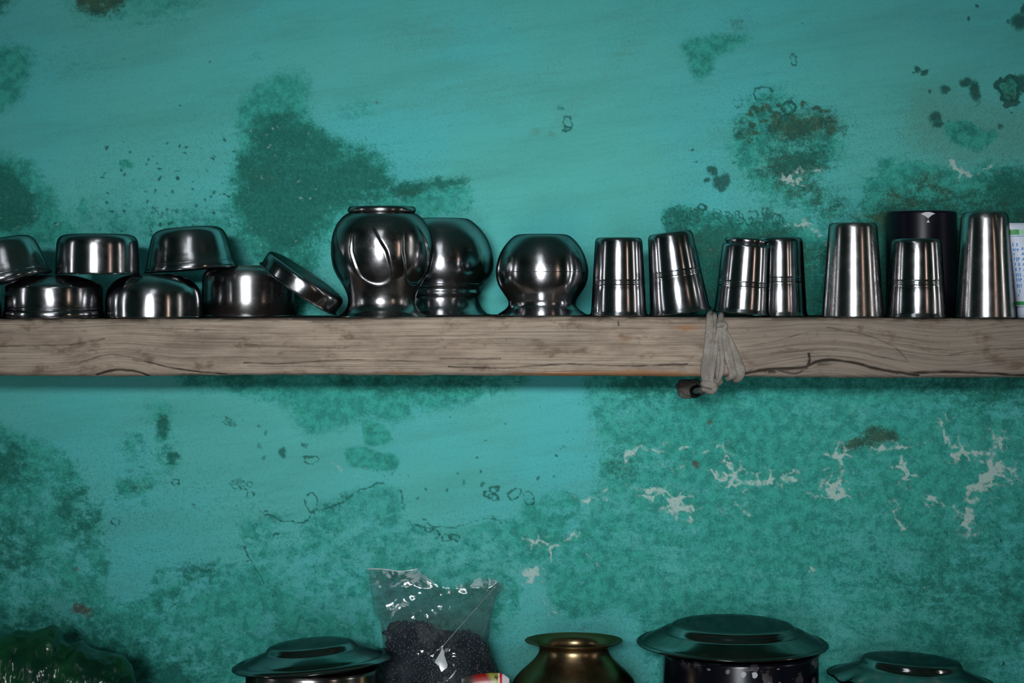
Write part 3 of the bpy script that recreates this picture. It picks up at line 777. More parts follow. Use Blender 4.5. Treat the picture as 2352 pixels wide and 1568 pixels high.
def wood_material():
    t = NT('weathered_plank_wood')
    co = t.coord()
    A = t.attr('wood')
    s = t.n('ShaderNodeSeparateColor'); t.t.links.new(A.outputs['Color'], s.inputs[0])
    crack, gr, warm, grey = s.outputs[0], s.outputs[1], s.outputs[2], A.outputs['Alpha']
    sx = t.n('ShaderNodeSeparateXYZ'); t.t.links.new(co, sx.inputs[0])
    cb = t.n('ShaderNodeCombineXYZ')
    t.set(cb.inputs[0], t.math('MULTIPLY', sx.outputs[0], 4.0)); t.set(cb.inputs[1], t.math('MULTIPLY', sx.outputs[1], 4.0)); t.set(cb.inputs[2], t.math('MULTIPLY', gr, 230.0))
    g1 = t.noise(cb.outputs[0], 1.0, 6, 0.65)
    cb2 = t.n('ShaderNodeCombineXYZ')
    t.set(cb2.inputs[0], t.math('MULTIPLY', sx.outputs[0], 14.0)); t.set(cb2.inputs[1], t.math('MULTIPLY', sx.outputs[1], 10.0)); t.set(cb2.inputs[2], t.math('MULTIPLY', gr, 520.0))
    g2 = t.noise(cb2.outputs[0], 1.0, 4, 0.6)
    blot = t.noise(t.mapping(co, (14, 14, 40)), 1.0, 5, 0.65)
    blot2 = t.noise(t.mapping(co, (28, 28, 60), (0, 0, 0), (3, 1, 7)), 1.0, 5, 0.7)
    c = t.mix(t.ss(blot, 0.35, 0.68), lin(152, 138, 123), lin(124, 110, 99))
    c = t.mix(t.math('MULTIPLY', t.ss(grey, 0.1, 1.0), 0.75), c, lin(124, 115, 105))
    c = t.mix(t.ss(g1, 0.46, 0.68, 0, 0.55), c, lin(84, 72, 63))
    c = t.mix(t.ss(g1, 0.28, 0.46, 0.45, 0), c, lin(164, 152, 136))
    c = t.mix(t.ss(g2, 0.54, 0.72, 0, 0.7), c, lin(70, 61, 54))
    c = t.mix(t.ss(g2, 0.28, 0.44, 0.35, 0), c, lin(168, 157, 142))
    c = t.mix(t.ss(blot2, 0.53, 0.70, 0, 0.7), c, lin(90, 74, 61))
    c = t.mix(t.ss(t.noise(co, 95, 5, 0.7), 0.6, 0.72, 0, 0.35), c, lin(74, 70, 66))
    c = t.mix(t.ss(t.math('ADD', warm, t.math('MULTIPLY', t.math('SUBTRACT', blot2, 0.5), 0.8)), 0.25, 0.8, 0, 0.75), c, lin(136, 94, 58))
    c = t.mix(t.ss(crack, 0.15, 0.85, 0, 0.88), c, lin(34, 29, 26))
    c = t.mix(t.ss(grey, 1.5, 2.0, 0, 0.8), c, lin(44, 39, 35))     # dark grime tone on the upper face, put in to dim its reflections
    h = t.math('ADD', t.math('MULTIPLY', g2, 0.7), t.math('MULTIPLY', g1, 0.6))
    t.bsdf(Base_Color=c, Roughness=0.95, Specular_IOR_Level=0.05, Normal=t.bump(h, 0.5, 0.0012))
    return t.m


WOOD = wood_material()
shelf = link('wooden_shelf', build_shelf(), WOOD)
tag(shelf, 'thick weathered grey-brown plank shelf across the turquoise wall', 'shelf')
LOWZ = ZH - 0.57
WOODL = plain('dark_plank_wood', lin(84, 74, 64), 0.85, var=0.25)
low = link('lower_shelf_1', box_mesh([(-0.8, 0.85, -0.36, -0.002, LOWZ - 0.05, LOWZ)]), WOODL, smooth=False)
tag(low, kind='structure')      # unseen lower shelf below the frame that carries the pots

# ------------------------------------------------------------------ vessels on the shelf
GB = 'upturned steel bowls at the left of the shelf'
GT = 'upturned steel tumblers on the shelf'
GL = 'upturned round steel pots on the shelf'


def vessel(name, px, Yc, label, cat, group, tilt=0.0, base_py=None, depth_tilt=0.0):
    s = sc(Yc)
    X = wx(px, Yc)
    z = top_z(X) + 0.0004 if base_py is None else wz(base_py, Yc)
    o = empty(name, (X, Yc, z), (math.radians(depth_tilt), math.radians(tilt), 0))
    tag(o, label, cat, group)
    return o, s


def rounded(pts, n=5): return catmull(pts, n)


def part(name, prof, s, mat, root, seg=96, disp=None):
    return link(name, lathe(prof, s, seg, disp), mat, root)


def bowl(px, Yc, outer, rim_r, label, mat=STEEL, tilt=0, base_py=None, lip=2.2, grooves=(), name='steel_bowl'):
    root, s = vessel(name, px, Yc, label, 'bowl', GB, tilt, base_py)
    part('body', shell(outer, 2.2), s, mat, root)
    part('rim', bead(rim_r - 0.6, lip * 0.9, lip * 0.75, lip * 0.9), s, mat, root)
    for (gz, gr, gw) in grooves:
        part('raised_band', bead(gr, gz, gw * 0.5, gw), s, mat, root)
    return root


YB = -0.168
# lower row
bowl(-108, YB, [(109, 0), (109, 24)] + rounded([(108, 30), (104, 42), (92, 52), (70, 57), (40, 58.5), (0, 59)], 4), 110, 'shallow steel bowl cut off by the left edge of the photo, under the tilted bowl')
bowl(124, YB, [(115, 0), (115, 15), (111, 18), (109.5, 21), (111, 24), (111.5, 48)] + rounded([(111, 68), (109, 73), (100, 80), (84, 87), (60, 94), (36, 98), (0, 98.5)], 4), 116, 'low steel bowl with a stepped lip and sloping top, leftmost whole bowl on the plank', STEEL, lip=2.5, grooves=((22, 112, 2.4),))
bowl(352.5, YB, [(109, 0)] + rounded([(109, 2), (109.5, 24), (109, 44), (106, 60), (99, 74), (84, 87), (66, 95), (40, 100), (0, 101.5)], 5), 109, 'steel bowl with a full rounded dome, middle one of the lower row')
bowl(572, -0.088, [(107, 0), (107, 40), (107, 78)] + rounded([(107, 82), (105, 94), (98, 105), (84, 113), (62, 116.5), (40, 117), (0, 117)], 5), 107, 'tall straight-sided steel bowl under the leaning dish', STEEL_SOFT)
# upper row
P3 = [(106, 0), (104.5, 8), (102, 16), (100.5, 18), (98.5, 30)] + rounded([(97, 34), (92, 56), (86, 76), (79, 88), (68, 95), (54, 98), (30, 99), (0, 99)], 4)
bowl(14, YB - 0.006, P3, 106.5, 'steeply tilted flared steel bowl at the left edge, on top of two bowls', STEEL_BRIGHT, tilt=-12.2, base_py=646.5, lip=2.4, grooves=((17, 101.2, 1.4),))
bowl(224, YB, [(95, 0), (95, 4), (94.5, 40)] + rounded([(94, 52), (92, 74), (87, 84), (77, 90), (62, 92.3), (40, 92.7), (0, 92.8)], 5), 95, 'level straight-sided steel bowl resting on the two leftmost lower bowls', STEEL, base_py=629.6)
bowl(439, -0.126, P3, 106.5, 'slightly tilted flared steel bowl resting across the domed and the tall bowl', STEEL_BRIGHT, tilt=-4.3, base_py=619.8, lip=2.4, grooves=((17, 101.2, 1.4),))

# shallow dish leaning on the tall bowl
Yd = -0.176
s = sc(Yd)
dish = empty('steel_dish', (wx(684, Yd), Yd, wz(664, Yd)), (math.radians(3), math.radians(34.4), 0))
tag(dish, 'shallow steel dish leaning between the tall bowl and the dented pot', 'dish')
part('body', shell([(101, 0), (101.5, 4)] + rounded([(102, 8), (103, 26), (101, 35), (95, 39), (80, 40), (40, 40), (0, 40)], 4), 2), s, STEEL, dish)
part('rim', bead(103.5, 2, 3, 2.4), s, STEEL, dish)

# dented pot
LOTA = rounded([(109, 0), (106, 1.5), (97, 6), (87, 13), (80, 24), (77.5, 36), (79, 48), (84, 62), (93, 79), (104, 96), (112, 114), (117, 136), (118.5, 154), (117, 176), (112, 196), (103, 214), (92, 228), (80, 237), (73, 240)], 6)


def dents(a, r, z):
    phi = math.degrees(a) + 90.0
    t = (200 - z) / 125.0
    if t < -0.1 or t > 1.12: return r, z
    c0 = -19 + 17 * t
    best = 0.0
    for k in range(6):
        d = (phi - (c0 + 60 * k) + 180) % 360 - 180
        half = 12 + 11 * min(max((t + 0.1) / 0.5, 0), 1)
        u = d / half
        lower = math.sqrt(max(0.0, 1 - u * u)) if abs(u) < 1 else 0.0
        bot = 0.78 + 0.26 * lower
        if abs(u) < 1 and t < bot:
            up = min(max((t + 0.1) / 0.45, 0), 1)
            fall = min(1.0, (bot - t) / 0.10)
            e = (1 - u * u)
            w_ = min(1.0, e * 2.8)
            v = up * w_ * w_ * (3 - 2 * w_) * fall * fall * (3 - 2 * fall)
            best = max(best, v)
    return r - 4.2 * best, z


root, s = vessel('steel_pot', 877, FRONT + 0.052, 'largest upturned steel pot, dented with swirling flutes', 'pot', GL)
o = part('body', shell(LOTA + [(40, 241), (0, 241)], 1.6), s, STEEL_DENT, root, 360, dents)
part('foot_ring', [(70, 240), (76, 240), (78.5, 243), (78, 248), (75.5, 252.5), (73, 253.5), (70, 252), (66, 243), (40, 242), (0, 242)], s, STEEL_DENT, root)
part('mouth_rim', bead(108.5, 1.6, 2.0, 1.6), s, STEEL_BRIGHT, root)

# the two round pots
POT = [(110, 0), (108, 2)] + rounded([(100, 8), (92, 18), (88, 30), (87, 40), (89, 46), (92, 50), (91, 55), (90, 60), (93, 65), (95, 69), (95, 71)], 3) + rounded([(101, 75), (110, 86), (117, 100), (120, 118), (118, 138), (113, 158), (105, 177), (94, 193), (82, 206), (70, 216), (61, 221), (50, 222.5), (0, 223)], 5)
Y2 = -0.0665
root, s = vessel('steel_pot', 1014, Y2, 'round steel pot with a ringed neck, half hidden behind the dented pot', 'pot', GL)
part('body', shell(POT, 1.8), s, STEEL, root, 128)
part('neck_band', bead(96.5, 72, 2.6, 2.4), s, STEEL, root)
part('mouth_rim', bead(109.5, 1.6, 1.8, 1.6), s, STEEL, root)
POT3 = [(107, 0), (105, 2)] + rounded([(94, 9), (84, 16), (78, 24), (78, 33), (83, 43), (92, 56), (101, 72), (105.5, 90), (106, 106), (103, 124), (97, 142), (88, 158), (77, 172), (66, 182), (58, 186), (48, 187.5), (0, 188)], 5)


def dent3(a, r, z):
    d = ((math.degrees(a) + 90 - 52 + 180) % 360 - 180) / 14.0
    e = (z - 92) / 50.0
    return r - 2.6 * math.exp(-d * d - e * e), z


root, s = vessel('steel_pot', 1245, FRONT + 0.060, 'smaller globe-shaped steel pot standing alone right of the ringed one', 'pot', GL)
part('body', shell(POT3, 1.8), s, STEEL, root, 160, dent3)
part('mouth_rim', bead(106.5, 1.6, 1.8, 1.6), s, STEEL, root)
part('waist_line', bead(106.2, 101, 0.5, 0.8), s, STEEL, root)


def tumbler(px, Yc, h, rb, rt, label, tilt=0, base_py=None, mat=STEEL_BRIGHT, band=None, ring=False, round_=10, flare=3.0, dent=None):
    root, s = vessel('steel_tumbler', px, Yc, label, 'tumbler', GT, tilt, base_py)
    rbody = lambda z: (rb - flare) + (rt - (rb - flare)) * z / h
    prof = [(rb, 0), (rb - 0.4, 3)]
    if flare > 0.5: prof += [(rb - flare * 0.75, 7), (rb - flare, 9)]
    zs = [12, h * 0.2, h * 0.3]
    if band:
        zs += [band - 9]
        prof += [(rbody(z), z) for z in zs]
        for k in (-1, 0, 1):
            zc = band + k * 3.4
            prof += [(rbody(zc) - 0.9, zc - 1.7), (rbody(zc) + 0.7, zc - 0.5), (rbody(zc) + 0.7, zc + 0.5)]
        prof += [(rbody(band) - 0.9, band + 5.1), (rbody(band + 9), band + 9)]
    else:
        prof += [(rbody(z), z) for z in zs + [h * 0.5]]
    hh = h - (14 if ring else 0)
    prof += [(rbody(hh * 0.62), hh * 0.62), (rbody(hh * 0.8), hh * 0.8)]
    rr = rbody(hh)
    prof += rounded([(rbody(hh - round_), hh - round_), (rr - 0.10 * round_, hh - round_ * 0.55), (rr - round_ * 0.42, hh - round_ * 0.13), (rr - round_ * 0.95, hh), (rr * 0.5, hh), (0, hh)], 4)
    part('body', shell(prof, 1.6), s, mat, root, 96, dent)
    part('rim', bead(rb - 0.5, 1.7, 1.5, 1.7), s, mat, root)
    if ring:
        part('foot_ring', [(0, hh), (rr * .7, hh), (rr - 10, hh - 1), (rr - 9, hh + 3), (rr - 7, hh + 5), (rr - 5.5, hh + 9), (rr - 7, hh + 13), (rr - 10, hh + 14), (rr - 13, hh + 11), (rr - 15, hh + 5), (0, hh + 4)], s, mat, root)
    return root


YF = FRONT + 0.037
tumbler(1421, YF, 180, 67, 54, 'short ridged steel tumbler standing upright right of the globe-shaped pot', band=77)
tumbler(1562.5, YF, 186, 72, 51, 'short ridged steel tumbler leaning left with one side lifted by the cord', tilt=-7.4, base_py=718.2, band=92)
tumbler(1703.5, YF, 172, 66, 55, 'short ridged steel tumbler with a raised ring on its top, above the cord', tilt=4.2, base_py=719.6, band=67, ring=True, round_=6)
tumbler(1790, YF + 0.054, 181, 66, 53, 'short ridged steel tumbler partly hidden behind the ring-topped one', band=84)
tumbler(1959, YF, 216, 71, 55, 'tall plain steel tumbler just left of the black canister', mat=STEEL_SOFT, flare=0.2)
tumbler(2104.5, YF - 0.001, 181, 72, 57, 'short ridged steel tumbler in front of the black canister', mat=STEEL, band=80)


def dent_tall(a, r, z):
    d = ((math.degrees(a) + 90 + 4 + 180) % 360 - 180) / 7.0
    e = (z - 184) / 9.0
    d2 = ((math.degrees(a) + 90 - 22 + 180) % 360 - 180) / 9.0
    e2 = (z - 232) / 10.0
    return r - 2.0 * math.exp(-d * d - e * e) - 2.2 * math.exp(-d2 * d2 - e2 * e2), z


tumbler(2262, YF, 243, 71, 53, 'tallest plain steel tumbler, right of the black canister', mat=STEEL_SOFT, flare=0.2, round_=15, dent=dent_tall)

# black canister
BLACK = plain('black_plastic', lin(8, 9, 20), 0.36, nscale=25, var=0.2, spec=0.18, bump=0.03)
PAPER = plain('chipped_white', lin(190, 192, 196), 0.7, var=0.05)
Yk = -0.056
root, s = vessel('black_canister', 2117, Yk, 'blue-black cylindrical canister behind the short tumbler', 'canister', None)
H = (top_z(wx(2117, Yk)) + 0.0004 - wz(486, Yk)) / -s
H = abs(H)
part('body', [(0, 0), (80, 0), (81.5, 2), (81, H * 0.4), (79.5, H - 6), (79, H - 2), (77.5, H), (74, H), (73, H - 4), (0, H - 5)], s, BLACK, root, 128)


def curved_patch(poly2d, r, s, zoff, name, mat, root, off=1.1):
    """flat outline (x px, z px) wrapped on a cylinder facing the camera."""
    cx_ = sum(p[0] for p in poly2d) / len(poly2d); cz_ = sum(p[1] for p in poly2d) / len(poly2d)
    vs_ = []
    ring_ = [(cx_, cz_)] + list(poly2d)
    for (x, z) in ring_:
        a = -math.pi / 2 + x / r
        vs_.append(((r + off) * math.cos(a) * s, (r + off) * math.sin(a) * s, (z + zoff) * s))
    n = len(poly2d)
    return link(name, mesh_from(vs_, [(0, 1 + i, 1 + (i + 1) % n) for i in range(n)]), mat, root, smooth=False)


fan = [(-16, -5), (-8, -2), (0, -1), (8, -2), (16, -5), (9, -8), (3.5, -12.5), (0, -16), (-4, -12), (-9, -9)]
curved_patch(fan, 79.3, s, H - 2, 'chipped_mark', PAPER, root)
curved_patch([(0, -18), (2, -22), (4, -25), (-4, -25), (-2, -22)], 79.5, s, H - 2, 'chipped_mark', PAPER, root)

# toothpaste-like tube at the right edge
WHITE = plain('white_tube_plastic', lin(196, 206, 222), 0.35, var=0.04, spec=0.5, bump=0.02)
GREEN = plain('green_print', lin(44, 140, 70), 0.4, var=0.05)
LGREEN = plain('pale_green_print', lin(150, 205, 170), 0.4, var=0.05)
BLUE = plain('blue_print', lin(62, 130, 196), 0.4, var=0.1)
Yt = FRONT + 0.040
root, s = vessel('squeeze_tube', 2375, Yt, 'white squeeze tube with green bands and blue lettering, standing on its cap', 'tube', None)
HT = abs((wz(512, Yt) - root.location.z) / s)


def tube_r(z):
    t = (z - 26) / (HT - 26)
    hw = 40 + 19.5 * t
    hd = 36 * (1 - t) ** 0.8 + 1.6
    return hw, hd


def tube_surface(z, a, off=0.0):
    hw, hd = tube_r(z)
    e = 0.75
    ca, sa_ = math.cos(a), math.sin(a)
    return ((hw + off) * math.copysign(abs(ca) ** e, ca), (hd + off) * math.copysign(abs(sa_) ** e, sa_))


vv, ff = [], []
zs = [26 + (HT - 26) * i / 24 for i in range(25)]
NS = 48
for z in zs:
    for k in range(NS):
        x, y = tube_surface(z, 2 * math.pi * k / NS)
        vv.append((x * s, y * s, z * s))
for i in range(len(zs) - 1):
    for k in range(NS):
        ff.append((i * NS + k, i * NS + (k + 1) % NS, (i + 1) * NS + (k + 1) % NS, (i + 1) * NS + k))
ff.append(tuple(reversed(range(NS)))); ff.append(tuple((len(zs) - 1) * NS + k for k in range(NS)))
link('body', mesh_from(vv, ff), WHITE, root)
part('cap', [(0, 0), (36, 0), (37.5, 2), (38.5, 22), (37, 25), (30, 26), (0, 26)], s, WHITE, root, 48)


def tube_patch(name, mat, z0, z1, a0, a1, n=8, off=0.35, merge=None):
    vv, ff = merge if merge else ([], [])
    b = len(vv)
    for i in range(n + 1):
        a = a0 + (a1 - a0) * i / n
        for z in (z0, z1):
            x, y = tube_surface(z, a, off)
            vv.append((x * s, y * s, z * s))
    for i in range(n): ff.append((b + 2 * i, b + 2 * i + 2, b + 2 * i + 3, b + 2 * i + 1))
    if merge is None: link(name, mesh_from(vv, ff), mat, root, smooth=False)


rad = math.radians
tube_patch('green_band', GREEN, HT - 27, HT - 15, rad(180), rad(238))
tube_patch('pale_band', LGREEN, HT - 27, HT - 15, rad(238), rad(360))
tube_patch('blue_line', BLUE, HT - 31, HT - 29.6, rad(180), rad(360), 20)
tube_patch('green_band', GREEN, 30, 38, rad(180), rad(232))
tube_patch('pale_band', LGREEN, 30, 38, rad(232), rad(360))
mg = ([], [])
rr = random.Random(5)
zc = HT - 46
while zc > 46:
    hgt = rr.uniform(6.5, 9.5)
    for a_ in ((202, 212), (213.5, 221), (222.5, 231)):
        if rr.random() < 0.78:
            w0 = rr.uniform(0, 2)
            tube_patch('', None, zc - hgt * rr.uniform(.4, .9), zc, rad(a_[0] + w0), rad(a_[1] - rr.uniform(0, 2.5)), 2, .35, mg)
            tube_patch('', None, zc - hgt, zc, rad(a_[0] + w0), rad(a_[0] + w0 + 3), 1, .35, mg)
    zc -= hgt + rr.uniform(2.5, 4.5)
for zc in range(60, int(HT - 60), 12):
    tube_patch('', None, zc, zc + 6, rad(240), rad(246), 1, .35, mg); tube_patch('', None, zc, zc + 1.5, rad(236), rad(246), 1, .35, mg)
lt = link('lettering', mesh_from(*mg), BLUE, root, smooth=False)

# ------------------------------------------------------------------ cord lashed round the shelf
t = NT('grey_braided_cord')
co_ = t.coord()
cw = t.noise(co_, 1500, 2, 0.5)
cs = t.noise(co_, 60, 4, 0.6)
t.bsdf(Base_Color=t.mix(t.ss(cw, 0.4, 0.62), t.mix(t.ss(cs, 0.4, 0.62), lin(144, 138, 130), lin(112, 106, 98)), lin(104, 98, 90)), Roughness=0.9, Normal=t.bump(cw, 0.4, 0.0005))
CORD = t.m
cord = empty('cord_lashing', (wx(1655, FRONT), FRONT, top_z(wx(1655, FRONT))))
tag(cord, 'grey braided cord lashed and knotted around the plank below the tumblers', 'cord')
cl = Vector(cord.location)


def cpath(pts):
    return [tuple(Vector((wx(x, FRONT + y), FRONT + y, wz(p, FRONT + y))) - cl) for (x, p, y) in pts]


K2 = 0.0005
TOPR = 726.2


def over(x0, x1): return [(x1, 713, 0.22), (x1, 718, 0.12), ((x0 + x1) / 2, 723.5, 0.03), (x0, 726, 0.002)]


strands = [(over(1632, 1628) + [(1631, 740, -.006), (1629, 770, -.007), (1626, 800, -.007), (1620, 838, -.007), (1618, 858, -.006), (1624, 876, -.004), (1632, 884, -.004)], 9.5, .4),
           (over(1642, 1640) + [(1641, 742, -.004), (1639, 775, -.006), (1636, 808, -.007), (1632, 845, -.006), (1632, 866, -.005), (1634, 880, -.004)], 5.5, .7),
           ([(1655, 748, -.006), (1647, 770, -.008), (1644, 800, -.008), (1640, 830, -.008), (1636, 856, -.007), (1633, 876, -.006)], 6.0, .6),
           ([(1654, 745, -.006), (1654, 772, -.008), (1657, 800, -.008), (1659, 830, -.008), (1657, 855, -.007), (1650, 872, -.004), (1646, 878, -.002)], 5.5, .6),
           ([(1648, 755, -.004), (1651, 790, -.005), (1650, 830, -.006), (1648, 862, -.005), (1652, 880, .0)], 5.0, .6),
           ([(1658, 752, -.006), (1662, 785, -.007), (1668, 815, -.007), (1675, 838, -.007), (1680, 855, -.006), (1678, 866, -.003), (1668, 871, .006)], 6.0, .5),
           ([(1661, 752, -.007), (1669, 780, -.007), (1677, 812, -.007), (1684, 845, -.007), (1687, 860, -.005), (1682, 870, .004)], 5.0, .6),
           ([(1664, 755, -.005), (1675, 780, -.005), (1686, 806, -.005), (1695, 832, -.005), (1700, 850, -.004), (1697, 862, .0), (1684, 869, .01)], 6.5, .45),
           (over(1656, 1662) + [(1655, 738, -.004), (1656, 750, -.006)], 6.5, .7)]
for pts, w_, fl in strands:
    path = cpath(pts)
    wide = (lambda q, w_=w_: w_ * K2 * (0.75 + 1.25 * min(q / 0.75, 1))) if w_ == 6.5 and fl == .45 else w_ * K2
    link('cord_strand', sweep(path, wide, 12, 7, 0.06, fl, Vector((0, 1, 0)), 1600.0), CORD, cord)


def knot(name, x, py, y, R, r, rx, ry, turns=1):
    c = Vector((wx(x, FRONT + y), FRONT + y, wz(py, FRONT + y))) - cl
    pts = []
    for i in range(13 * turns):
        a = 2 * math.pi * i / 12
        v = Vector((math.cos(a) * R, 0.25 * R * math.sin(2 * a) + 0.3 * R * i / 13, math.sin(a) * R * 0.8))
        v.rotate(Matrix.Rotation(rx, 3, 'X')); v.rotate(Matrix.Rotation(ry, 3, 'Y'))
        pts.append(tuple(c + v))
    link(name, sweep(pts, r, 10, 4, 0.06, 1.0, Vector((0.1, 1, 0.2)), 1600.0), CORD, cord)


knot('knot', 1657, 750, -.006, .0042, .0034, .5, .3, 2)
knot('knot', 1627, 889, -.002, .0062, .0046, .9, .6, 2)
knot('knot', 1648, 876, .001, .0034, .0030, .6, -.3, 1)
link('tail', sweep(cpath([(1620, 892, .0), (1612, 895, .02), (1606, 896, .07), (1600, 897, .14)]), .0036, 10, 6, 0.06, 1.0), CORD, cord)

# bolt in a lump of mortar on the wall
IRON = plain('dark_iron', lin(34, 34, 34), 0.4, 0.8, 60, 0.3)
MORT = plain('grey_mortar', lin(84, 80, 76), 0.9, 0, 90, 0.35, 0.2, 0.5)
bx, bz = wx(1590, -0.006), wz(897, -0.006)
bolt = empty('wall_bolt', (bx, 0.001, bz))
tag(bolt, 'dark iron bolt in a mortar lump, under the shelf where the cord ends', 'bolt')
import bmesh


def blob(rx, ry, rz, seed, amp=0.25, freq=1.5, sub=4):
    bm = bmesh.new()
    bmesh.ops.create_icosphere(bm, subdivisions=sub, radius=1.0)
    from mathutils import noise as mn
    for v in bm.verts:
        n = 1 + amp * mn.noise(v.co * freq + Vector((seed, seed * 1.7, 3.1))) + amp * .5 * mn.noise(v.co * freq * 2.7 + Vector((seed * 2, 5, 3.1)))
        v.co = Vector((v.co.x * rx, v.co.y * ry, v.co.z * rz)) * n
    m_ = bpy.data.meshes.new('blob'); bm.to_mesh(m_); bm.free()
    return m_


o = link('mortar_lump', blob(0.0165, 0.009, 0.0115, 3, .35), MORT, bolt); o.location = (-.003, -.004, .002)
o = link('bolt_head', lathe([(0, 0), (7, 0), (7, 5), (6, 8), (3, 9.5), (0, 10)], 0.001, 24), IRON, bolt); o.location = (.003, -.008, -.0005); o.rotation_euler = (rad(90), 0, 0)
o = link('washer', lathe([(0, 0), (8.2, 0), (8.5, .7), (8.2, 1.4), (0, 1.4)], 0.001, 32), IRON, bolt); o.location = (.003, -.008, -.0005); o.rotation_euler = (rad(90), 0, 0)

# ------------------------------------------------------------------ lower shelf: pots, lids, bags
def pot_body(name, px, Yc, rim_py, r, label, mat, wall_prof=None, handles=True):
    s = sc(Yc)
    o = empty(name, (wx(px, Yc), Yc, LOWZ + 0.0004))
    tag(o, label, 'pot')
    h = (wz(rim_py, Yc) - o.location.z) / s
    prof = wall_prof(r, h) if wall_prof else [(0, 0), (r * .8, 0)] + catmull([(r * .9, 1), (r * .97, 8), (r, 22), (r, h * .5), (r, h - 8)], 4) + [(r, h)]
    inner = [(max(a_ - 3, 0), b_ + (3 if b_ < 10 else 0)) for (a_, b_) in reversed(prof)]
    inner[0] = (prof[-1][0] - 3, prof[-1][1])
    part('body', prof + inner, s, mat, o, 128)
    part('rim', bead(r + 1, h - 1, 3, 2.5), s, mat, o)
    return o, s, h


def lid(name, px, Yc, py0, prof, label, tilt=0, dtilt=0, mat=STEEL_LID, wob=None):
    s = sc(Yc)
    o = empty(name, (wx(px, Yc), Yc, wz(py0, Yc)), (rad(dtilt), rad(tilt), 0))
    tag(o, label, 'lid')
    part('plate', prof + [(a_ - 1.2 if a_ > 3 else 0, b_ - 3) for (a_, b_) in reversed(prof)], s, mat, o, 160, wob)
    R_ = prof[-1][0]
    part('rolled_edge', bead(R_ - 1.5, prof[-1][1] - 1, 3.4, 2.8), s, mat, o, 160, wob)
    return o


# black enamel pot
t = NT('chipped_black_enamel')
co_ = t.coord()
n1 = t.noise(co_, 42, 3, 0.5); n2 = t.noise(co_, 7, 2, 0.5)
chip = t.math('MULTIPLY', t.ss(n1, 0.58, 0.61), t.ss(n2, 0.40, 0.52))
t.bsdf(Base_Color=t.mix(chip, lin(10, 11, 20), lin(84, 78, 80)), Roughness=t.ss(chip, 0, 1, 0.22, 0.5), Specular_IOR_Level=0.5, Normal=t.bump(t.math('SUBTRACT', 1.0, chip), 0.4, 0.0006))
ENAMEL = t.m
bp, s, h = pot_body('enamel_pot', 1701, -0.115, 1497, 178, 'black enamel cooking pot with chipped sides under the widest lid', ENAMEL)
lid('pot_lid', 1682, -0.115, 1476, [(0, 46), (90, 45.5)] + catmull([(128, 44.5), (137, 42), (143, 36), (147, 30), (151, 26)], 3) + [(154, 24.5), (157, 25), (160, 27.5), (163, 27.5)] + catmull([(167, 25.5), (190, 14), (203, 7), (208, 3.5)], 3) + [(210, 3), (212, 4.5), (216, 4), (218, 1)], 'widest domed steel lid, on the black enamel pot', 0.6, 1.6)
CHIPG = plain('worn_enamel_grey', lin(104, 98, 98), 0.6)
for (x, z, w_, h_) in ((-12, -21, 9, 15), (13, -22, 8, 16), (2, -11, 14, 3), (68, -11, 5, 4), (-46, -16, 6, 12), (46, -40, 4, 5), (72, -42, 4, 6), (-90, -14, 6, 6)):
    pl = [(x + w_ * math.cos(k * .785) * random.uniform(.55, 1.15), z + h_ * .5 * math.sin(k * .785) * random.uniform(.8, 1.1)) for k in range(8)]
    curved_patch(pl, 178, s, h, 'enamel_chip', PAPER if abs(x) < 15 and z < -15 else CHIPG, bp, 0.7)

# steel pot left
bp2, s, h = pot_body('steel_cooking_pot', 717, -0.19, 1532, 152, 'steel cooking pot under the lid beside the green bag and clear bag', STEEL_SOFT)
lid('pot_lid', 717, -0.19, 1519, [(0, 45), (60, 44.5)] + catmull([(88, 43), (97, 40), (103, 33), (108, 28), (114, 26)], 3) + catmull([(120, 24), (150, 12), (161, 6.5), (165, 6), (168, 8), (173, 7), (180, 3), (183, 0)], 4), 'tilted steel lid with a ridged edge, on the pot left of the bean bag', -4.6, 0)
Yc = -0.165
husk = link('husk', blob(0.0042, 0.002, 0.0019, 5, .3, 1.5, 2), plain('brown_husk', lin(104, 64, 42), 0.8), None)
husk.location = (wx(783, Yc), Yc, wz(1475, Yc))
tag(husk, 'small brown husk lying on the steel lid left of the clear bag', 'husk')

# right pot
bp3, s, h = pot_body('steel_cooking_pot', 2098, -0.125, 1572, 160, 'cooking pot at the lower right, only its lid showing', STEEL_LID)


def wob(a, r, z):
    d = (math.degrees(a) + 90 + 62 + 180) % 360 - 180
    g_ = math.exp(-(d / 16.0) ** 2) * min(max((r - 140) / 40.0, 0), 1)
    return r - 6 * g_, z + 5 * g_ * math.sin(d * 0.25) - 4 * g_


lid('pot_lid', 2092, -0.125, 1556, [(0, 46), (70, 45.5)] + catmull([(103, 44), (110, 42), (114, 36), (118, 28), (126, 23)], 3) + catmull([(130, 22), (160, 10), (182, 2), (190, 0)], 3), 'dented steel lid at the lower right corner', 3.6, 0, STEEL_LID, wob)

# brass pot
Yb = -0.14
s = sc(Yb)
brass = empty('brass_pot', (wx(1318, Yb), Yb, LOWZ + 0.0004))
tag(brass, 'brass water pot with a flared mouth beside the black enamel pot', 'pot')
hb = (wz(1470, Yb) - brass.location.z) / s
BR = catmull([(0, 0), (60, 0), (95, 12), (130, 45), (147, 85), (148, hb - 150), (146, hb - 118), (138, hb - 92), (122, hb - 72), (102, hb - 54), (87, hb - 38), (80, hb - 24), (80, hb - 15), (88, hb - 8), (100, hb - 4), (110, hb - 1)], 6)
part('body', BR + catmull([(112, hb + .5), (110, hb + 1.2), (99, hb - 1), (86, hb - 5), (77, hb - 14), (76, hb - 25), (84, hb - 40), (100, hb - 58), (130, hb - 90)], 4), s, BRASS, brass, 128)
part('mouth_rim', bead(110.5, hb, 1.8, 1.6), s, BRASS, brass, 128)


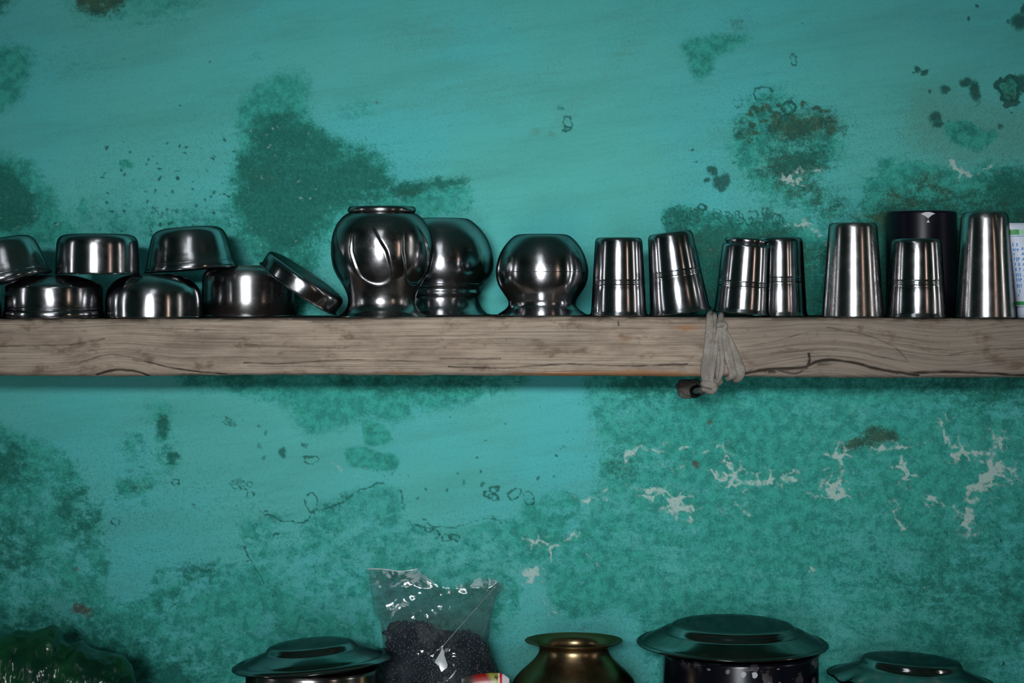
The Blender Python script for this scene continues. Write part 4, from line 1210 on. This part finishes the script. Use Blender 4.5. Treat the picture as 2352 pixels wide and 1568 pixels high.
# clear bag with black beans
def film(name, tint, haze_col, haze, gloss_rough=0.12, alpha=None, glossmul=0.8):
    t = NT(name)
    tr = t.n('ShaderNodeBsdfTransparent'); tr.inputs[0].default_value = tint
    df = t.n('ShaderNodeBsdfDiffuse'); df.inputs[0].default_value = haze_col
    gl = t.n('ShaderNodeBsdfGlossy'); gl.inputs[0].default_value = (1, 1, 1, 1); gl.inputs[1].default_value = gloss_rough
    co = t.coord()
    nz = t.noise(co, 35, 4, 0.6)
    bp_ = t.bump(t.noise(co, 48, 3, 0.5, 1.0), 0.14, 0.004)
    t.t.links.new(bp_, gl.inputs['Normal'])
    m1 = t.n('ShaderNodeMixShader'); t.set(m1.inputs[0], t.ss(nz, 0.3, 0.75, haze * 0.6, haze * 1.5)); t.t.links.new(tr.outputs[0], m1.inputs[1]); t.t.links.new(df.outputs[0], m1.inputs[2])
    fr = t.n('ShaderNodeFresnel'); fr.inputs[0].default_value = 1.45
    m2 = t.n('ShaderNodeMixShader'); t.set(m2.inputs[0], t.math('MULTIPLY', fr.outputs[0], glossmul)); t.t.links.new(m1.outputs[0], m2.inputs[1]); t.t.links.new(gl.outputs[0], m2.inputs[2])
    t.t.links.new(m2.outputs[0], t.out.inputs[0])
    return t.m


FILM = film('clear_plastic_film', (0.85, 0.87, 0.87, 1), lin(92, 108, 110), 0.15, 0.06, glossmul=0.3)
Yg = -0.088
s = sc(Yg)
bagz = (LOWZ - wz(1568, Yg)) / s       # shelf height in px below the frame's bottom row (negative)
BPY = 1568 - bagz
LX = [(1306, 845), (1340, 849), (1400, 858), (1430, 874), (1480, 880), (1560, 868), (1640, 862), (BPY, 880)]
RX = [(1306, 1172), (1345, 1165), (1370, 1140), (1420, 1128), (1470, 1122), (1520, 1138), (1560, 1155), (1640, 1165), (BPY, 1140)]
TX = [(845, 1306), (880, 1307), (915, 1311), (955, 1307), (985, 1328), (1010, 1346), (1040, 1349), (1075, 1336), (1110, 1326), (1140, 1330), (1172, 1352)]


def interp(tab, v): return float(np.interp(v, [a_ for a_, b_ in tab], [b_ for a_, b_ in tab]))


def bag_depth(py): return float(np.interp(py, [1300, 1350, 1420, 1480, 1568, 1650, BPY], [5, 9, 26, 52, 76, 84, 80]))


from mathutils import noise as mn
NU, NV = 240, 140
vv, ff = [], []
for j in range(NV + 1):
    v = j / NV
    for i in range(NU):
        ang = 2 * math.pi * i / NU
        cu, su = math.cos(ang), math.sin(ang)
        u = 0.5 + 0.5 * math.copysign(abs(cu) ** 0.8, cu)
        xt = 845 + u * 327
        yt = interp(TX, xt) + (10 * math.sin(u * 3.1) if su > 0 else 0)
        py = yt + (BPY - yt) * (v ** 1.25)
        xl, xr = interp(LX, max(py, 1306)), interp(RX, max(py, 1306))
        x = xl + (xr - xl) * u
        dep = bag_depth(py)
        y = math.copysign(abs(su) ** 0.8, su) * dep
        amp = 3.2 * (1 - 0.2 * v)
        pv = Vector((x / 60, py / 75, 1.3 if su > 0 else 0))
        wr = abs(mn.noise(pv)) * 1.6 + 0.6 * abs(mn.noise(pv * 2.3)) - 0.42
        # long diagonal fold from the upper right corner down to the middle
        if su < 0:
            d = ((x - 1018) * (1345 - 1475) - (py - 1475) * (1145 - 1018)) / math.hypot(127, 130)
            if 1330 < py < 1500: wr += 1.9 * math.exp(-abs(d) / 6) * min(1, (py - 1330) / 30, (1500 - py) / 25)
            wr -= 1.2 * math.exp(-((x - 1020) / 14) ** 2 - ((py - 1510) / 22) ** 2)
        y -= amp * wr
        vv.append(((x - 1010) * s, y * s, (1568 - py) * s))
for j in range(NV):
    for i in range(NU):
        ff.append((j * NU + i, (j + 1) * NU + i, (j + 1) * NU + (i + 1) % NU, j * NU + (i + 1) % NU))
ff.append(tuple(NV * NU + i for i in range(NU)))
bag = empty('clear_plastic_bag', (wx(1010, Yg), Yg, LOWZ + 0.0006))
for k in range(len(vv)): vv[k] = (vv[k][0], vv[k][1], vv[k][2] + (wz(1568, Yg) - LOWZ))
tag(bag, 'open clear plastic bag half full of black beans', 'bag')
link('film', mesh_from(vv, ff), FILM, bag)
hem = [(844, 1306.5), (868, 1306), (892, 1308.5), (918, 1311.5), (938, 1310), (960, 1306.5)]
FOLD_GLINT = plain('film_fold_glint', lin(170, 178, 180), 0.2, var=0.1, spec=0.8)  # pale opaque colour standing in for glints on the bag's folds
link('folded_edge_glint', sweep([((x_ - 1010) * s, -0.004 - 0.001 * math.sin(x_ / 9), (1568 - y_) * s + wz(1568, Yg) - LOWZ) for x_, y_ in hem], 0.00075, 8, 5), FOLD_GLINT, bag)  # bright line along the hem, drawn as a pale tube


def bag_front(x_, y_, off=1.2):
    xl, xr = interp(LX, y_), interp(RX, y_)
    c_ = 2 * (x_ - xl) / (xr - xl) - 1
    c_ = math.copysign(abs(c_) ** 1.25, c_)
    dep = bag_depth(y_) * max(0.0, 1 - c_ * c_) ** 0.4
    return ((x_ - 1010) * s, -(dep + off) * s, (1568 - y_) * s + wz(1568, Yg) - LOWZ)


link('crease_glint', sweep([bag_front(1138 - 12 * k, 1347 + 13.0 * k) for k in range(11)], lambda q: 0.00022 + 0.0003 * q, 8, 4), FOLD_GLINT, bag)  # highlight on the diagonal fold, drawn as a thin pale tube
fold = [(1018, 1474), (1013, 1490), (1003, 1506), (1001, 1512), (1010, 1520), (1016, 1532), (1029, 1523), (1030, 1517), (1023, 1498)]  # kite-shaped glint on the film, drawn as a pale facet
fv = [bag_front(1016, 1510, 3.5)] + [bag_front(a_, b_, 1.6) for a_, b_ in fold]
link('pleat_glint', mesh_from(fv, [(0, 1 + k, 1 + (k + 1) % len(fold)) for k in range(len(fold))]), FOLD_GLINT, bag)
fold = [(1032, 1548), (1040, 1544), (1046, 1536), (1050, 1526), (1044, 1534), (1036, 1542)]  # second, smaller glint drawn the same way
fv = [bag_front(1042, 1538, 2.5)] + [bag_front(a_, b_, 1.6) for a_, b_ in fold]
link('pleat_glint', mesh_from(fv, [(0, 1 + k, 1 + (k + 1) % len(fold)) for k in range(len(fold))]), FOLD_GLINT, bag)

# the beans
t = NT('black_bean_skin')
bn = t.noise(t.coord(), 120, 3, 0.5)
t.bsdf(Base_Color=t.mix(bn, lin(7, 7, 20), lin(20, 19, 40)), Roughness=0.34, Specular_IOR_Level=0.3)
BEAN = t.m
bm = bmesh.new()
bmesh.ops.create_icosphere(bm, subdivisions=2, radius=1.0)
bv = np.array([v.co[:] for v in bm.verts]); bf = np.array([[v.index for v in f.verts] for f in bm.faces]); bm.free()
BT = [(868, 1470), (880, 1442), (905, 1430), (960, 1428), (990, 1436), (1010, 1452), (1050, 1452), (1070, 1446), (1090, 1452), (1115, 1480), (1135, 1520), (1150, 1560)]
allv, allf = [], []
count = 0
base = 0
r2 = np.random.RandomState(3)
for it in range(9000):
    if count >= 1150: break
    py = r2.uniform(1424, 1640)
    xl, xr = interp(LX, py) + 7, interp(RX, py) - 8
    x = r2.uniform(xl, xr)
    ty = interp(BT, x)
    if py < ty: continue
    u = (x - (xl + xr) / 2) / ((xr - xl) / 2)
    dep = (bag_depth(py) - 9) * math.sqrt(max(0, 1 - u * u)) * min(1, 0.25 + (py - ty) / 45.0)
    side = -1 if r2.rand() < 0.86 else 1
    y = side * dep * (1 if side < 0 or py > ty + 25 else r2.uniform(0, 1)) + r2.uniform(-1, 4)
    q = Matrix.Rotation(r2.uniform(0, 6.28), 3, 'Y') @ Matrix.Rotation(r2.uniform(-.6, .6), 3, 'X')
    sx_ = r2.uniform(.85, 1.15)
    pts = (bv * np.array([7.0 * sx_, 4.3, 4.8])) @ np.array(q).T
    pts = pts + np.array([x - 1010, y, 1568 - py])
    allv.append(pts * s); allf.append(bf + base); base += len(bv); count += 1
# solid heap inside so that no light passes between the beans
NUc = 40
cv, cf = [], []
for j in range(26):
    v = j / 25
    for i in range(NUc):
        ang = 2 * math.pi * i / NUc
        u = math.cos(ang)
        ty = interp(BT, 1010 + u * 128) + 7
        py = ty + (1640 - ty) * v
        xl, xr = interp(LX, py) + 10, interp(RX, py) - 11
        x = (xl + xr) / 2 + u * (xr - xl) / 2
        y = math.sin(ang) * (bag_depth(py) - 13) * min(1, 0.2 + (py - ty) / 45.0)
        cv.append(((x - 1010) * s, y * s, (1568 - py) * s))
for j in range(25):
    for i in range(NUc):
        cf.append((j * NUc + i, (j + 1) * NUc + i, (j + 1) * NUc + (i + 1) % NUc, j * NUc + (i + 1) % NUc))
cf.append(tuple(range(NUc))); cf.append(tuple(25 * NUc + i for i in range(NUc)))
V_ = np.concatenate(allv + [np.array(cv)]) + np.array([0, 0, wz(1568, Yg) - LOWZ])
F_ = [tuple(int(k) for k in f) for fs in allf for f in fs] + [tuple(int(base + k) for k in f) for f in cf]
beans = link('black_beans', mesh_from(V_, F_), BEAN)
beans.location = (wx(1010, Yg), Yg, LOWZ + 0.0006)
tag(beans, 'shiny black beans filling the clear plastic bag', 'beans', kind='stuff')

# small printed packet in front of the bean bag
Yp = -0.225
s = sc(Yp)
HP = (wz(1546, Yp) - LOWZ) / s
t = NT('printed_foil')
co_ = t.coord()
sx = t.n('ShaderNodeSeparateXYZ'); t.t.links.new(co_, sx.inputs[0])
ux = t.math('ADD', t.math('DIVIDE', sx.outputs[0], s), t.math('MULTIPLY', t.noise(co_, 200, 2, .5), 2.0))
uz = t.math('DIVIDE', sx.outputs[2], s)
arc = t.math('SUBTRACT', ux, t.math('MULTIPLY', t.math('SUBTRACT', HP - 4.0, uz), 0.65))
c = t.mix(t.ss(ux, -38, -20), lin(62, 58, 54), lin(150, 28, 26))
c = t.mix(t.ss(arc, 0, 2), c, lin(150, 148, 66))
c = t.mix(t.math('MULTIPLY', t.ss(arc, 2, 3), t.ss(arc, 4, 5, 1, 0)), c, lin(90, 60, 30))
c = t.mix(t.ss(ux, 27, 28), c, lin(232, 226, 214))
c = t.mix(t.ss(ux, 30, 31), c, lin(206, 30, 44))
c = t.mix(t.ss(ux, 36, 37), c, lin(214, 212, 216))
t.bsdf(Base_Color=c, Roughness=0.3, Specular_IOR_Level=0.6)
PACK = t.m
pk = empty('snack_packet', (wx(1118, Yp), Yp, LOWZ + 0.0006), (0, 0, 0))
tag(pk, 'red and yellow printed packet standing in front of the bean bag', 'packet')
hp = (wz(1546, Yp) - LOWZ) / s
vv, ff = [], []
NP, NR = 30, 26
for j in range(NR + 1):
    v = j / NR
    for i in range(NP):
        ang = 2 * math.pi * i / NP
        cu, su = math.cos(ang), math.sin(ang)
        x = -4 + 56 * math.copysign(abs(cu) ** .7, cu)
        ztop = hp - 8 * max(0, -x / 50) ** 1.2 - 13 * max(0, (x - 30) / 22) ** 1.5
        z = v * ztop
        th = 17 * (max(0.0, math.sin(math.pi * min(max(v, 0.0), 1))) ** .55) + 1.0
        th *= 1 if abs(x) < 40 else max(.12, (56 - abs(x)) / 16)
        y = math.copysign(abs(su) ** .8, su) * th + 1.2 * mn.noise(Vector((x / 12, v * 9, su)))
        vv.append((x * s, y * s, z * s))
for j in range(NR):
    for i in range(NP):
        ff.append((j * NP + i, j * NP + (i + 1) % NP, (j + 1) * NP + (i + 1) % NP, (j + 1) * NP + i))
ff.append(tuple(reversed(range(NP)))); ff.append(tuple(NR * NP + i for i in range(NP)))
for k in range(len(vv)): vv[k] = (vv[k][0], vv[k][1], vv[k][2])
link('wrapper', mesh_from(vv, ff), PACK, pk)
INK = plain('black_print', lin(24, 22, 20), 0.5)
bars = [(-3.2, -1.6, -4, 4), (1.6, 3.2, -4, 4), (-1.6, 1.6, -.8, .8)]
lt = link('lettering', box_mesh([(a_ * s, b_ * s, -1.2 * s, 1.2 * s, c_ * s, d_ * s) for (a_, b_, c_, d_) in bars]), INK, pk, smooth=False)
lt.location = (22 * s, -9.5 * s, (HP - 8.5) * s)
lt.rotation_euler = (rad(-25), rad(28), 0)

# green carrier bag, crumpled
t = NT('green_plastic_film')
co_ = t.coord()
gn = t.noise(co_, 22, 4, 0.55)
tr = t.n('ShaderNodeBsdfTransparent'); tr.inputs[0].default_value = (0.25, 0.62, 0.36, 1)
pb = t.n('ShaderNodeBsdfPrincipled')
t.set(pb.inputs['Base Color'], t.mix(t.ss(gn, .35, .65), lin(14, 50, 40), lin(26, 80, 46)))
pb.inputs['Roughness'].default_value = 0.2
pb.inputs['Specular IOR Level'].default_value = 0.4
t.set(pb.inputs['Normal'], t.bump(t.noise(co_, 60, 3, .5, 1.5), 0.12, 0.004))
mxs = t.n('ShaderNodeMixShader'); mxs.inputs[0].default_value = 0.78
t.t.links.new(tr.outputs[0], mxs.inputs[1]); t.t.links.new(pb.outputs[0], mxs.inputs[2]); t.t.links.new(mxs.outputs[0], t.out.inputs[0])
GFILM = t.m
Ye = -0.15
s = sc(Ye)
GT_ = [(-120, 1500), (-60, 1475), (0, 1463), (40, 1448), (72, 1452), (100, 1444), (120, 1436), (134, 1444), (140, 1470), (160, 1480), (185, 1472), (203, 1486), (225, 1496), (250, 1500), (285, 1508), (302, 1530), (312, 1570), (318, 1620)]
BG = (LOWZ - wz(1568, Ye)) / s
NUg, NVg = 230, 110
vv, ff = [], []
for i in range(NUg + 1):
    x = -120 + 438 * i / NUg
    ty = interp(GT_, x)
    edge = min(1.0, max(0.08, min((x + 122) / 50, (320 - x) / 60))) ** .6
    for j in range(NVg):
        a_ = 2 * math.pi * j / NVg
        hh = (1568 - ty) - BG
        cz = BG + hh * 0.42
        zz = cz + (hh * 0.58 if math.sin(a_) > 0 else hh * 0.42) * math.copysign(abs(math.sin(a_)) ** .85, math.sin(a_))
        yy = -math.cos(a_) * 105 * edge
        p = Vector((x / 48, yy / 48, zz / 48))
        q1 = p * 0.95 + Vector((1.3, 4.1, 0.7))
        q1 = Vector((q1.x + 0.5 * q1.z, q1.y, q1.z * 1.3 - 0.4 * q1.x))
        dsp = 24 * (0.22 - abs(mn.noise(q1))) + 9 * (0.2 - abs(mn.noise(q1 * 2.4)))
        topw = max(0.0, math.sin(a_)) ** 3
        dsp *= (1 - 0.75 * topw)
        nrm = Vector((0, -math.cos(a_), math.sin(a_)))
        zz = max(zz + nrm.z * dsp, BG)
        vv.append(((x - 100) * s, (yy + nrm.y * dsp) * s, zz * s))
for i in range(NUg):
    for j in range(NVg):
        ff.append((i * NVg + j, i * NVg + (j + 1) % NVg, (i + 1) * NVg + (j + 1) % NVg, (i + 1) * NVg + j))
ff.append(tuple(range(NVg))); ff.append(tuple(NUg * NVg + j for j in reversed(range(NVg))))
zoff = wz(1568, Ye) - LOWZ
vv = [(a_, b_, c_ + zoff) for (a_, b_, c_) in vv]
gb = link('green_plastic_bag', mesh_from(vv, ff), GFILM)
gb.location = (wx(100, Ye), Ye, LOWZ + 0.0006)
tag(gb, 'crumpled dark green plastic bag in the lower left corner', 'bag')
